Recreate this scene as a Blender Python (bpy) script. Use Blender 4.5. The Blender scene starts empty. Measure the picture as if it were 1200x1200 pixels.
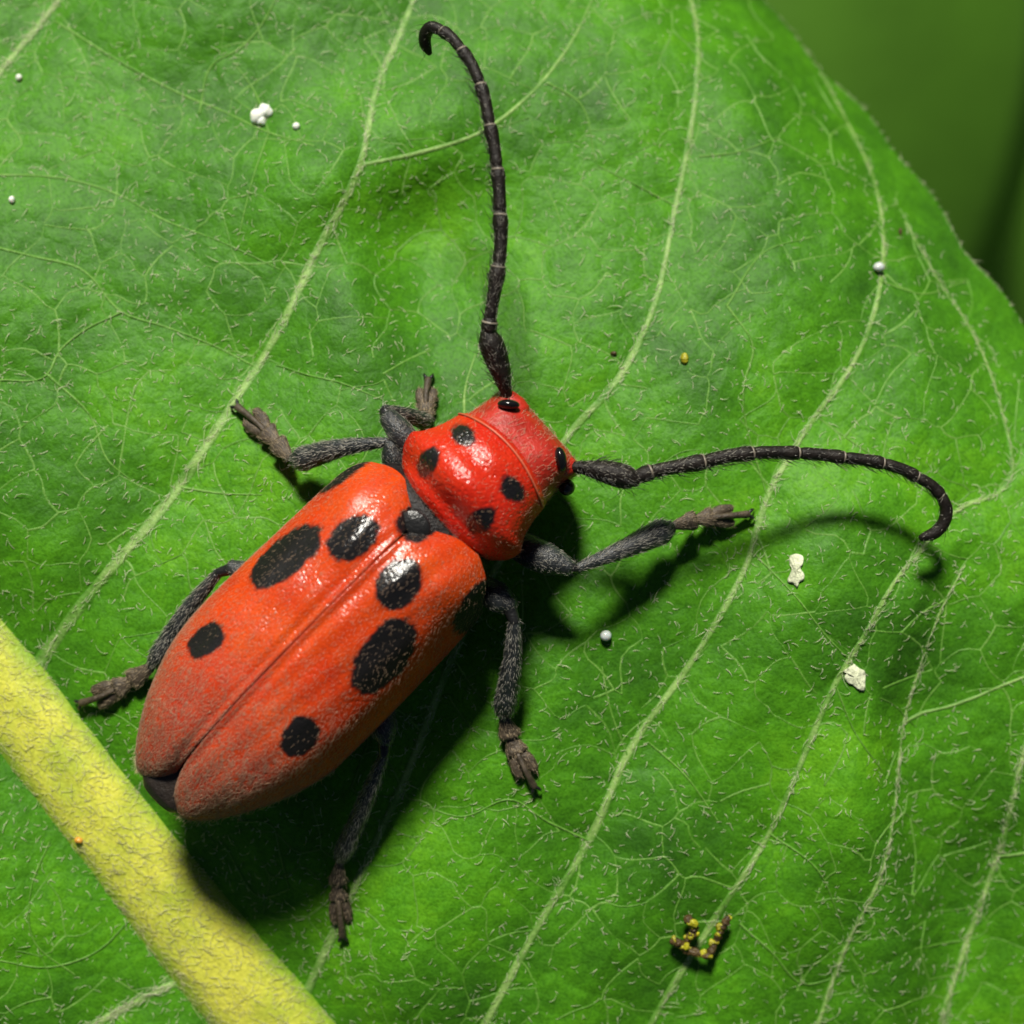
import bpy, math, random
import numpy as np
from mathutils import Vector, Matrix, Quaternion

# one Blender unit is one centimetre: this is a macro photograph about 2 cm wide
scene = bpy.context.scene
scene.unit_settings.system = 'METRIC'
scene.unit_settings.scale_length = 0.01
random.seed(7)
rng = np.random.default_rng(7)

# ------------------------------------------------------------------ camera
D = 3.9                      # camera height above the leaf (cm)
FRAME = 2.16                 # width of the frame at z = 0 (cm)
S = FRAME / 1200.0           # centimetres per photograph pixel at z = 0
cam_data = bpy.data.cameras.new('camera')
cam = bpy.data.objects.new('camera', cam_data)
scene.collection.objects.link(cam)
cam.location = (0, 0, D)
cam.rotation_euler = (0, 0, 0)
cam_data.sensor_width = 36.0
cam_data.lens = 36.0 * D / FRAME
cam_data.clip_start = 0.05
cam_data.clip_end = 20000.0
cam_data.dof.use_dof = True
cam_data.dof.focus_distance = D - 0.20
cam_data.dof.aperture_fstop = 0.8
scene.camera = cam

# ------------------------------------------------------------------ light
SUN_DIR = Vector((0.09, -0.70, -0.71)).normalized()     # the way the light travels
world = bpy.data.worlds.new('World')
scene.world = world
world.use_nodes = True
wn = world.node_tree
wn.nodes.clear()
sky = wn.nodes.new('ShaderNodeTexSky')
sky.sky_type = 'NISHITA'
sky.sun_disc = False
sky.sun_elevation = math.asin(-SUN_DIR.z)
sky.sun_rotation = math.atan2(-SUN_DIR.x, -SUN_DIR.y)
bg = wn.nodes.new('ShaderNodeBackground')
bg.inputs['Strength'].default_value = 0.018
wo = wn.nodes.new('ShaderNodeOutputWorld')
wn.links.new(sky.outputs[0], bg.inputs['Color'])
wn.links.new(bg.outputs[0], wo.inputs['Surface'])
sun_data = bpy.data.lights.new('sun', 'SUN')
sun_data.energy = 5.0
sun_data.angle = math.radians(10.0)
sun_data.color = (1.0, 0.955, 0.86)
sun = bpy.data.objects.new('sun', sun_data)
scene.collection.objects.link(sun)
sun.location = (-2, 12, 16)
sun.rotation_euler = SUN_DIR.to_track_quat('-Z', 'Y').to_euler()

scene.view_settings.view_transform = 'Standard'
scene.view_settings.look = 'None'
scene.view_settings.gamma = 1.0
scene.view_settings.use_curve_mapping = False
scene.view_settings.exposure = 0.2
scene.render.engine = 'CYCLES'
scene.cycles.max_bounces = 5
scene.cycles.diffuse_bounces = 2
scene.cycles.glossy_bounces = 2
scene.cycles.transmission_bounces = 2
scene.cycles.caustics_reflective = False
scene.cycles.caustics_refractive = False

# ================================================================== helpers
COL = scene.collection


def mesh_data(name, verts, faces, mat, smooth=True, attrs=None):
    me = bpy.data.meshes.new(name)
    verts = np.asarray(verts, dtype=np.float64)
    if isinstance(faces, np.ndarray):
        k = faces.shape[1]
        me.vertices.add(len(verts))
        me.vertices.foreach_set('co', verts.astype(np.float32).ravel())
        me.loops.add(faces.size)
        me.loops.foreach_set('vertex_index', faces.astype(np.int32).ravel())
        me.polygons.add(len(faces))
        me.polygons.foreach_set('loop_start', np.arange(0, faces.size, k, dtype=np.int32))
        me.update(calc_edges=True)
        me.validate()
    else:
        me.from_pydata([tuple(v) for v in verts], [], faces)
    if smooth:
        me.polygons.foreach_set('use_smooth', np.ones(len(me.polygons), dtype=bool))
    if attrs:
        for an, vals in attrs.items():
            a = me.attributes.new(an, 'FLOAT', 'POINT')
            a.data.foreach_set('value', np.asarray(vals, dtype=np.float32))
    if mat:
        me.materials.append(mat)
    me.update()
    return me


def obj(name, verts, faces, mat, parent=None, smooth=True, attrs=None, kind=None, label=None, origin=None):
    verts = np.asarray(verts, dtype=np.float64)
    base = np.zeros(3)
    if parent is not None:
        base = np.array(parent.get('_base', (0, 0, 0)))
    org = base if origin is None else np.array(origin)
    me = mesh_data(name, verts - org, faces, mat, smooth, attrs)
    o = bpy.data.objects.new(name, me)
    COL.objects.link(o)
    o.location = org - base if parent is not None else org
    o['_base'] = tuple(org)
    if parent is not None:
        o.parent = parent
    if kind:
        o['kind'] = kind
    if label:
        o['label'] = label
    return o


def empty(name, loc, label, cat):
    o = bpy.data.objects.new(name, None)
    COL.objects.link(o)
    o.location = loc
    o.empty_display_size = 0.1
    o['_base'] = tuple(loc)
    o['label'] = label
    o['category'] = cat
    return o


def interp(x, xs, ys):
    """smooth monotone-ish interpolation (Catmull-Rom on table points)"""
    x = np.atleast_1d(np.asarray(x, float))
    xs = np.asarray(xs, float); ys = np.asarray(ys, float)
    m = np.gradient(ys, xs)
    i = np.clip(np.searchsorted(xs, x) - 1, 0, len(xs) - 2)
    h = xs[i + 1] - xs[i]
    t = np.clip((x - xs[i]) / h, 0, 1)
    a = 2 * t**3 - 3 * t**2 + 1; b = t**3 - 2 * t**2 + t
    c = -2 * t**3 + 3 * t**2; d = t**3 - t**2
    return a * ys[i] + b * h * m[i] + c * ys[i + 1] + d * h * m[i + 1]


def spline(pts, n):
    pts = np.asarray(pts, float)
    seg = np.linalg.norm(np.diff(pts, axis=0), axis=1)
    t = np.concatenate([[0], np.cumsum(seg)])
    if len(pts) == 2:
        q = np.linspace(0, 1, n)[:, None]
        return pts[0] * (1 - q) + pts[1] * q
    q = np.linspace(0, t[-1], n)
    return np.stack([interp(q, t, pts[:, k]) for k in range(pts.shape[1])], axis=1)


def ring_faces(nr, n, cap0=True, cap1=True):
    f = []
    for i in range(nr - 1):
        for j in range(n):
            a = i * n + j; b = i * n + (j + 1) % n
            f.append((a, b, b + n, a + n))
    if cap0:
        f.append(tuple(range(n - 1, -1, -1)))
    if cap1:
        f.append(tuple((nr - 1) * n + j for j in range(n)))
    return f


def tube(path, radii, n=12, flat=1.0, up=(0, 0, 1), round_ends=True, noise=0.0):
    """lofted tube; radii table (fraction, radius); flat scales the thickness along the up axis"""
    path = np.asarray(path, float)
    m = len(path)
    d = np.gradient(path, axis=0)
    d /= np.linalg.norm(d, axis=1)[:, None] + 1e-12
    L = np.concatenate([[0], np.cumsum(np.linalg.norm(np.diff(path, axis=0), axis=1))])
    fr = L / L[-1]
    radii = np.asarray(radii, float)
    r = interp(fr, radii[:, 0], radii[:, 1])
    upv = np.asarray(up, float)
    side = np.cross(d, upv)
    bad = np.linalg.norm(side, axis=1) < 1e-3
    side[bad] = np.array([1, 0, 0])
    side /= np.linalg.norm(side, axis=1)[:, None]
    nn = np.cross(side, d)
    cent = [p for p in path]; rr = list(r); sd = list(side); nv = list(nn)
    if round_ends:
        for k in (0.92, 0.6, 0.25):
            pass
        def capset(p, dd, r0, s0, n0, sign):
            out = []
            for a in (35, 62, 82):
                a = math.radians(a)
                out.append((p + sign * dd * r0 * math.sin(a) * 0.8, r0 * math.cos(a), s0, n0))
            return out
        pre = capset(path[0], d[0], r[0], side[0], nn[0], -1)[::-1]
        post = capset(path[-1], d[-1], r[-1], side[-1], nn[-1], 1)
        cent = [q[0] for q in pre] + cent + [q[0] for q in post]
        rr = [q[1] for q in pre] + rr + [q[1] for q in post]
        sd = [q[2] for q in pre] + sd + [q[2] for q in post]
        nv = [q[3] for q in pre] + nv + [q[3] for q in post]
    ang = np.linspace(0, 2 * math.pi, n, endpoint=False)
    V = []
    for c, q, a, b in zip(cent, rr, sd, nv):
        jit = 1 + noise * (rng.random(n) - 0.5)
        V.append(c + (np.cos(ang) * q * jit)[:, None] * a + (np.sin(ang) * q * flat * jit)[:, None] * b)
    V = np.concatenate(V)
    return V, [tuple(reversed(f)) for f in ring_faces(len(cent), n)]


def join(parts):
    V = []; F = []; off = 0
    for v, f in parts:
        V.append(np.asarray(v)); F += [tuple(int(i) + off for i in q) for q in f]
        off += len(v)
    return np.concatenate(V), F


def tris_of(faces):
    t = []
    for f in faces:
        for i in range(1, len(f) - 1):
            t.append((f[0], f[i], f[i + 1]))
    return np.array(t)


def scatter(verts, faces, count, mask=None):
    """points and normals spread evenly over a mesh"""
    v = np.asarray(verts); t = faces if isinstance(faces, np.ndarray) else tris_of(faces)
    a, b, c = v[t[:, 0]], v[t[:, 1]], v[t[:, 2]]
    nrm = np.cross(b - a, c - a)
    ar = np.linalg.norm(nrm, axis=1)
    nrm /= ar[:, None] + 1e-15
    w = ar.copy()
    if mask is not None:
        w *= mask((a + b + c) / 3, nrm)
    w /= w.sum()
    i = rng.choice(len(t), count, p=w)
    r1 = np.sqrt(rng.random(count))[:, None]; r2 = rng.random(count)[:, None]
    p = a[i] * (1 - r1) + b[i] * r1 * (1 - r2) + c[i] * r1 * r2
    return p, nrm[i]


def hair_mesh(p, n, lean, length, radius, curl=0.4, nseg=3, ang0=0.5):
    """tapering three-sided bent hairs, all in one mesh. lean: direction the hair leans along the surface"""
    m = len(p)
    n = n / (np.linalg.norm(n, axis=1)[:, None] + 1e-12)
    length = np.broadcast_to(np.asarray(length, float), (m,))
    radius = np.broadcast_to(np.asarray(radius, float), (m,))
    t = lean - (lean * n).sum(1)[:, None] * n
    t /= np.linalg.norm(t, axis=1)[:, None] + 1e-12
    V = []
    pos = p - n * radius[:, None]
    side = np.cross(n, t)
    swirl = (rng.random(m) - 0.5) * curl * 2.0
    for k in range(nseg + 1):
        q = k / nseg
        el = ang0 * (1 - 1.15 * q * (0.5 + curl))
        dirn = t * math.cos(el) + n * math.sin(el)
        dirn = dirn + side * (swirl * q * 2.0)[:, None]
        dirn /= np.linalg.norm(dirn, axis=1)[:, None]
        b = np.cross(dirn, side); b /= np.linalg.norm(b, axis=1)[:, None] + 1e-12
        r = radius * (1 - 0.75 * q)
        for a in (0.5, 2.594, 4.689):
            V.append(pos + (side * math.cos(a) + b * math.sin(a)) * r[:, None])
        pos = pos + dirn * (length / nseg)[:, None]
    V = np.stack(V, axis=1)            # m, (nseg+1)*3, 3
    nv = (nseg + 1) * 3
    F = []
    for k in range(nseg):
        for j in range(3):
            a = k * 3 + j; b = k * 3 + (j + 1) % 3
            F.append((a, b, b + 3)); F.append((a, b + 3, a + 3))
    F.append(((nseg) * 3, nseg * 3 + 1, nseg * 3 + 2))
    F = np.array(F)
    faces = (F[None] + (np.arange(m) * nv)[:, None, None]).reshape(-1, 3)
    return V.reshape(-1, 3), faces


# ================================================================== materials
def new_mat(name):
    m = bpy.data.materials.new(name)
    m.use_nodes = True
    nt = m.node_tree
    b = nt.nodes['Principled BSDF']
    return m, nt, b


def N(nt, t, **kw):
    n = nt.nodes.new(t)
    for k, v in kw.items():
        if k in n.inputs:
            n.inputs[k].default_value = v
        else:
            setattr(n, k, v)
    return n


def coords(nt):
    return N(nt, 'ShaderNodeTexCoord').outputs['Object']


def noise(nt, vec, scale, detail=4.0, rough=0.55):
    n = N(nt, 'ShaderNodeTexNoise')
    n.inputs['Scale'].default_value = scale
    n.inputs['Detail'].default_value = detail
    n.inputs['Roughness'].default_value = rough
    nt.links.new(vec, n.inputs['Vector'])
    return n.outputs[0]


def ramp(nt, fac, stops):
    r = N(nt, 'ShaderNodeValToRGB')
    els = r.color_ramp.elements
    while len(els) < len(stops):
        els.new(0.5)
    for e, (p, c) in zip(els, stops):
        e.position = p
        e.color = (*c, 1) if len(c) == 3 else c
    nt.links.new(fac, r.inputs[0])
    return r.outputs[0]


def mix(nt, fac, a, b):
    m = N(nt, 'ShaderNodeMix', data_type='RGBA')
    for k, v in ((0, fac), (6, a), (7, b)):
        if isinstance(v, (int, float)):
            m.inputs[k].default_value = v
        elif isinstance(v, tuple):
            m.inputs[k].default_value = (*v, 1)
        else:
            nt.links.new(v, m.inputs[k])
    return m.outputs[2]


def math_(nt, op, a, b=None, c=None):
    m = N(nt, 'ShaderNodeMath', operation=op)
    for k, v in enumerate((a, b, c)):
        if v is None:
            continue
        if isinstance(v, (int, float)):
            m.inputs[k].default_value = v
        else:
            nt.links.new(v, m.inputs[k])
    return m.outputs[0]


def bump(nt, bsdf, h, strength, dist):
    b = N(nt, 'ShaderNodeBump')
    b.inputs['Strength'].default_value = strength
    b.inputs['Distance'].default_value = dist
    nt.links.new(h, b.inputs['Height'])
    nt.links.new(b.outputs[0], bsdf.inputs['Normal'])


def smoothstep_attr(nt, name, lo, hi, fuzz=0.0, fscale=200.0):
    """0..1 mask from a stored signed distance, edge made uneven by noise"""
    a = N(nt, 'ShaderNodeAttribute', attribute_name=name).outputs['Fac']
    if fuzz:
        nz = noise(nt, coords(nt), fscale, 2.0)
        nz = math_(nt, 'MULTIPLY_ADD', nz, fuzz, -0.5 * fuzz)
        a = math_(nt, 'ADD', a, nz)
    mr = N(nt, 'ShaderNodeMapRange', interpolation_type='SMOOTHSTEP')
    nt.links.new(a, mr.inputs[0])
    mr.inputs[1].default_value = lo; mr.inputs[2].default_value = hi
    return mr.outputs[0]


def leaf_material(name='leaf_blade'):
    m, nt, b = new_mat(name)
    co = coords(nt)
    big = noise(nt, co, 2.2, 3.0)
    mid = noise(nt, co, 14.0, 3.0, 0.6)
    f = math_(nt, 'ADD', math_(nt, 'MULTIPLY', big, 0.68), math_(nt, 'MULTIPLY', mid, 0.32))
    c = ramp(nt, f, [(0.34, (0.028, 0.108, 0.007)), (0.46, (0.046, 0.176, 0.007)),
                     (0.56, (0.066, 0.240, 0.007)), (0.72, (0.120, 0.345, 0.009))])
    # fine reticulation of the smallest veins
    wob = N(nt, 'ShaderNodeVectorMath', operation='MULTIPLY_ADD')
    nz = N(nt, 'ShaderNodeTexNoise'); nz.inputs['Scale'].default_value = 22.0
    nt.links.new(co, nz.inputs['Vector'])
    nt.links.new(nz.outputs[1], wob.inputs[0])
    wob.inputs[1].default_value = (0.03, 0.03, 0.0)
    nt.links.new(co, wob.inputs[2])
    vor = N(nt, 'ShaderNodeTexVoronoi', feature='DISTANCE_TO_EDGE', voronoi_dimensions='2D')
    vor.inputs['Scale'].default_value = 24.0
    nt.links.new(wob.outputs[0], vor.inputs['Vector'])
    line = N(nt, 'ShaderNodeMapRange', interpolation_type='SMOOTHSTEP')
    nt.links.new(vor.outputs['Distance'], line.inputs[0])
    line.inputs[1].default_value = 0.015; line.inputs[2].default_value = 0.10
    line.inputs[3].default_value = 1.0; line.inputs[4].default_value = 0.0
    patch = ramp(nt, noise(nt, co, 3.3, 2.0), [(0.45, (0, 0, 0)), (0.62, (1, 1, 1))])
    lf = math_(nt, 'MULTIPLY', line.outputs[0], math_(nt, 'MULTIPLY', patch, 0.32))
    c = mix(nt, lf, c, (0.035, 0.135, 0.012))
    # pale and dark stipple of the epidermis
    fine = noise(nt, co, 150.0, 2.0, 0.7)
    st = ramp(nt, fine, [(0.36, (0.42, 0.5, 0.5)), (0.52, (1, 1, 1)), (0.70, (1.4, 1.22, 1.6))])
    mul = N(nt, 'ShaderNodeMix', data_type='RGBA', blend_type='MULTIPLY')
    mul.inputs[0].default_value = 0.5
    nt.links.new(c, mul.inputs[6]); nt.links.new(st, mul.inputs[7])
    c = mul.outputs[2]
    nt.links.new(c, b.inputs['Base Color'])
    b.inputs['Roughness'].default_value = 0.50
    b.inputs['Specular IOR Level'].default_value = 0.16
    h = math_(nt, 'ADD', math_(nt, 'MULTIPLY', fine, 1.2), math_(nt, 'MULTIPLY', vor.outputs['Distance'], 2.4))
    bump(nt, b, h, 0.35, 0.004)
    return m


def vein_material(name, pale, green, scale=9.0, floor=0.12, bs=0.5):
    m, nt, b = new_mat(name)
    co = coords(nt)
    a = N(nt, 'ShaderNodeAttribute', attribute_name='core').outputs['Fac']
    nz = noise(nt, co, scale, 4.0, 0.65)
    f = math_(nt, 'MULTIPLY', a, ramp(nt, nz, [(0.34, (floor,) * 3), (0.60, (1,) * 3)]))
    c = mix(nt, f, green, pale)
    st = ramp(nt, noise(nt, co, 120.0, 3.0, 0.7), [(0.35, (0.7,) * 3), (0.6, (1.1,) * 3)])
    mul = N(nt, 'ShaderNodeMix', data_type='RGBA', blend_type='MULTIPLY')
    mul.inputs[0].default_value = 0.7
    nt.links.new(c, mul.inputs[6]); nt.links.new(st, mul.inputs[7])
    nt.links.new(mul.outputs[2], b.inputs['Base Color'])
    b.inputs['Roughness'].default_value = 0.45
    b.inputs['Specular IOR Level'].default_value = 0.3
    bump(nt, b, noise(nt, co, 130.0, 3.0, 0.7), bs, 0.006)
    return m


def plain(name, col, rough=0.5, nscale=40.0, var=0.35, bstr=0.3, bdist=0.004, bscale=150.0, spec=0.5, sss=0.0):
    m, nt, b = new_mat(name)
    co = coords(nt)
    nz = noise(nt, co, nscale, 4.0, 0.6)
    lo = tuple(c * (1 - var) for c in col); hi = tuple(min(1, c * (1 + var)) for c in col)
    nt.links.new(ramp(nt, nz, [(0.3, lo), (0.7, hi)]), b.inputs['Base Color'])
    b.inputs['Roughness'].default_value = rough
    b.inputs['Specular IOR Level'].default_value = spec
    if sss:
        b.inputs['Subsurface Weight'].default_value = sss
        b.inputs['Subsurface Radius'].default_value = (0.02, 0.008, 0.004)
        b.inputs['Subsurface Scale'].default_value = 1.0
    bump(nt, b, noise(nt, co, bscale, 3.0, 0.65), bstr, bdist)
    return m


def shell_material(name, red, bs=0.34, bd=0.0030, fs=210.0):
    """red wing case with black spots; 'spot' is a signed distance in pixels (positive inside)"""
    m, nt, b = new_mat(name)
    co = coords(nt)
    nz = noise(nt, co, 9.0, 3.0)
    lo = (red[0] * 0.86, red[1] * 0.62, red[2] * 0.8)
    hi = (min(1, red[0] * 1.06), red[1] * 1.5, red[2] * 1.2)
    c = ramp(nt, nz, [(0.3, lo), (0.7, hi)])
    fine = noise(nt, co, fs, 2.0, 0.6)
    c = mix(nt, math_(nt, 'MULTIPLY', ramp(nt, fine, [(0.40, (1,) * 3), (0.55, (0,) * 3)]), 0.35), c,
            (red[0] * 0.55, red[1] * 0.35, red[2] * 0.5))
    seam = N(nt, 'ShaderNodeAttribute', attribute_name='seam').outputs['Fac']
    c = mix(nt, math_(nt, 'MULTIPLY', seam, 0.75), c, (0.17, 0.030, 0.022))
    spot = smoothstep_attr(nt, 'spot', -3.0, 2.0, 9.0, 60.0)
    c = mix(nt, spot, c, (0.010, 0.009, 0.009))
    nt.links.new(c, b.inputs['Base Color'])
    # the downy flanks and rear are duller than the bare polished back
    mt = N(nt, 'ShaderNodeAttribute', attribute_name='matte').outputs['Fac']
    nt.links.new(math_(nt, 'MULTIPLY_ADD', mt, 0.32, 0.23), b.inputs['Roughness'])
    nt.links.new(math_(nt, 'MULTIPLY_ADD', mt, -0.50, 0.64), b.inputs['Specular IOR Level'])
    v = N(nt, 'ShaderNodeTexVoronoi', feature='F1'); v.inputs['Scale'].default_value = 95.0
    nt.links.new(co, v.inputs['Vector'])
    pits = ramp(nt, v.outputs['Distance'], [(0.05, (0,) * 3), (0.45, (1,) * 3)])
    h = math_(nt, 'ADD', math_(nt, 'MULTIPLY', pits, 0.8), math_(nt, 'MULTIPLY', fine, 1.0))
    bump(nt, b, h, bs, bd)
    return m


def hair_material(name, col, rough=0.35, trans=0.35):
    m, nt, b = new_mat(name)
    nz = noise(nt, coords(nt), 60.0, 2.0)
    nt.links.new(ramp(nt, nz, [(0.3, tuple(c * 0.7 for c in col)), (0.7, col)]), b.inputs['Base Color'])
    b.inputs['Roughness'].default_value = rough
    b.inputs['Specular IOR Level'].default_value = 0.5
    if trans:
        tr = N(nt, 'ShaderNodeBsdfTranslucent'); tr.inputs['Color'].default_value = (*col, 1)
        ms = N(nt, 'ShaderNodeMixShader'); ms.inputs[0].default_value = trans
        nt.links.new(b.outputs[0], ms.inputs[1]); nt.links.new(tr.outputs[0], ms.inputs[2])
        nt.links.new(ms.outputs[0], nt.nodes['Material Output'].inputs['Surface'])
    return m


M = {}
M['leaf'] = leaf_material()
M['midrib'] = vein_material('midrib_flesh', (0.62, 0.62, 0.075), (0.10, 0.30, 0.012), 7.0, 0.6, 0.4)
M['vein'] = vein_material('vein_flesh', (0.28, 0.45, 0.12), (0.055, 0.20, 0.008), 14.0, 0.08)
M['network'] = vein_material('vein_network', (0.17, 0.35, 0.06), (0.055, 0.19, 0.007), 9.0)
M['leaf_hair'] = hair_material('leaf_hair', (0.92, 0.96, 0.68), 0.25, 0.5)
M['midrib_hair'] = hair_material('midrib_hair', (0.99, 0.97, 0.66), 0.3, 0.7)
M['elytron'] = shell_material('wing_case', (0.62, 0.052, 0.006))
M['pronotum'] = shell_material('thorax_shield', (0.60, 0.022, 0.006), 0.46, 0.0036, 200.0)
M['head'] = plain('head_shell', (0.40, 0.018, 0.008), 0.45, 30.0, 0.25, 0.5, 0.005, 130.0)
M['rim'] = plain('pale_rim', (0.55, 0.12, 0.06), 0.4, 30.0, 0.2)
M['black'] = plain('black_chitin', (0.012, 0.012, 0.012), 0.28, 30.0, 0.3, 0.5, 0.004, 120.0)
M['antenna'] = plain('antenna_chitin', (0.011, 0.008, 0.006), 0.5, 45.0, 0.6, 0.7, 0.003, 200.0, 0.3)
M['ring'] = plain('pale_ring', (0.20, 0.17, 0.13), 0.4, 60.0, 0.5, 0.4, 0.002, 200.0)
M['leg'] = plain('leg_chitin', (0.026, 0.029, 0.030), 0.30, 45.0, 0.5, 0.8, 0.004, 170.0)
M['tarsus'] = plain('tarsus_chitin', (0.065, 0.048, 0.030), 0.5, 60.0, 0.5, 0.8, 0.004, 170.0)
M['abdomen'] = plain('abdomen_chitin', (0.020, 0.014, 0.010), 0.5, 40.0, 0.4, 0.6, 0.004, 120.0)
M['collar'] = plain('collar_chitin', (0.012, 0.010, 0.010), 0.4, 60.0, 0.5, 0.6, 0.004, 160.0, 0.2)
M['eye'] = plain('eye', (0.006, 0.006, 0.006), 0.12, 30.0, 0.2, 0.15, 0.002, 260.0)
M['hair_gold'] = hair_material('golden_hair', (0.84, 0.60, 0.42), 0.25, 0.45)
M['fringe'] = hair_material('pale_fringe', (0.85, 0.75, 0.45), 0.25, 0.5)
M['hair_dim'] = hair_material('dim_hair', (0.16, 0.13, 0.10), 0.4, 0.1)
M['hair_grey'] = hair_material('grey_hair', (0.60, 0.57, 0.48), 0.28, 0.2)
M['hair_brown'] = hair_material('brown_hair', (0.56, 0.44, 0.28), 0.3, 0.2)
M['hair_black'] = hair_material('black_hair', (0.016, 0.014, 0.012), 0.4, 0.0)
M['white'] = plain('white_grain', (0.80, 0.82, 0.72), 0.45, 60.0, 0.12, 0.5, 0.006, 70.0, 0.4, 0.2)
M['flake'] = plain('pale_flake', (0.58, 0.62, 0.42), 0.55, 45.0, 0.35, 0.8, 0.008, 60.0)
M['pearl'] = plain('white_droplet', (0.55, 0.60, 0.58), 0.12, 60.0, 0.1, 0.1, 0.002, 70.0, 0.7, 0.3)
M['frass_yellow'] = plain('yellow_frass', (0.36, 0.34, 0.015), 0.35, 50.0, 0.5, 0.9, 0.01, 70.0)
M['frass_brown'] = plain('brown_frass', (0.075, 0.045, 0.012), 0.5, 50.0, 0.6, 0.9, 0.01, 70.0)
M['stem'] = plain('stem_skin', (0.16, 0.26, 0.04), 0.5, 3.0, 0.3, 0.3, 0.01, 20.0)
M['soil'] = plain('ground_cover', (0.022, 0.042, 0.010), 1.0, 0.08, 0.5, 0.8, 0.6, 0.9, 0.03)
M['far_leaf'] = plain('far_leaf', (0.075, 0.20, 0.012), 0.5, 0.35, 0.3, 0.3, 0.02, 6.0)

# ================================================================== leaf frame
A_PX = np.array([-0.623, -0.782])       # towards the leaf tip, in photograph pixels
B_PX = np.array([0.782, -0.623])        # across the leaf
M0 = np.array([152.0, 1003.0])
A_W = np.array([A_PX[0], -A_PX[1]]); B_W = np.array([B_PX[0], -B_PX[1]])
O_W = np.array([(M0[0] - 600) * S, (600 - M0[1]) * S])
LEAF_L = 5.0; LEAF_U0 = 0.90; LEAF_W = 2.315


def uv(x, y):
    dx = x - O_W[0]; dy = y - O_W[1]
    return dx * A_W[0] + dy * A_W[1], dx * B_W[0] + dy * B_W[1]


def xy(u, v):
    return O_W[0] + u * A_W[0] + v * B_W[0], O_W[1] + u * A_W[1] + v * B_W[1]


def half_width(u):
    q = np.clip(np.abs((u - LEAF_U0) / LEAF_L), 0, 0.9999)
    return LEAF_W * (1 - q**2) ** 0.62 + 0.02


_ph = rng.random((14, 4))


def soft_noise(x, y, wl):
    out = np.zeros_like(x)
    for i in range(14):
        a = _ph[i, 0] * 2 * math.pi
        k = 2 * math.pi / (wl * (0.6 + 1.1 * _ph[i, 2]))
        out += np.sin((x * math.cos(a) + y * math.sin(a)) * k + _ph[i, 1] * 6.28)
    return out / 5.0


def H0(x, y):
    """the leaf's large shape"""
    x = np.asarray(x, float); y = np.asarray(y, float)
    u, v = uv(x, y)
    yc = np.clip(y, -3, 3)
    z = -0.06 * yc - 0.11 * np.clip(yc, -1.6, 1.6) ** 2
    z = z - 0.09 * np.clip((x - y) * 0.707 - 0.35, 0, 2.0) ** 2
    e = np.maximum(0, v - 1.45)
    z = z - 0.20 * e**2 - 1.6 * np.maximum(0, v - 1.98) ** 2
    z = z + 0.05 * (1 - np.exp(-(v / 0.22) ** 2)) - 0.03
    z = z - 0.035 * np.maximum(0, -v - 0.3) ** 2 - 0.012 * np.maximum(0, np.abs(u) - 1.8) ** 2
    return z


def on_leaf0(px, py, h=0.0):
    """pixel -> point on the leaf's large shape, h centimetres above it"""
    px = np.asarray(px, float); py = np.asarray(py, float)
    z = np.zeros_like(px) + h
    for _ in range(8):
        k = (D - z) / D
        x = (px - 600) * S * k; y = (600 - py) * S * k
        z = H0(x, y) + h
    return x, y, z


def at(px, py, z):
    k = (D - z) / D
    return np.array([(px - 600) * S * k, (600 - py) * S * k, z])


# veins traced in photograph pixels: (points, width at start, width at end)
SEC = [
    ([(40, 785), (100, 705), (200, 585), (280, 465), (330, 385), (370, 305), (425, 198), (442, 110), (485, 0), (510, -90)], 22, 9),
    ([(-60, 165), (0, 85), (45, 30), (78, -10), (130, -90)], 16, 11),
    ([(340, 1205), (420, 1030), (480, 900), (530, 770), (600, 630), (668, 508), (720, 450), (762, 370), (790, 250), (812, 130), (816, 40), (803, -20), (790, -80)], 17, 8),
    ([(470, 1390), (570, 1195), (635, 1075), (690, 985), (735, 885), (820, 760), (880, 645), (897, 585), (940, 510), (1008, 408), (1031, 330), (1025, 215), (985, 130), (935, 45), (905, -10)], 18, 7),
    ([(690, 1330), (790, 1150), (840, 1070), (900, 975), (945, 870), (975, 800), (1010, 740), (1045, 680), (1080, 640), (1120, 598), (1180, 570), (1172, 470), (1140, 390), (1100, 330), (1060, 260)], 15, 5),
    ([(900, 1330), (955, 1200), (990, 1100), (1030, 1010), (1046, 950), (1062, 850), (1078, 790), (1100, 720), (1130, 660)], 12, 3),
    ([(1040, 1350), (1105, 1195), (1150, 1080), (1174, 1008), (1200, 880), (1240, 760)], 14, 9),
    ([(238, 1138), (205, 1152), (120, 1195), (40, 1250)], 18, 12),
]
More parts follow.
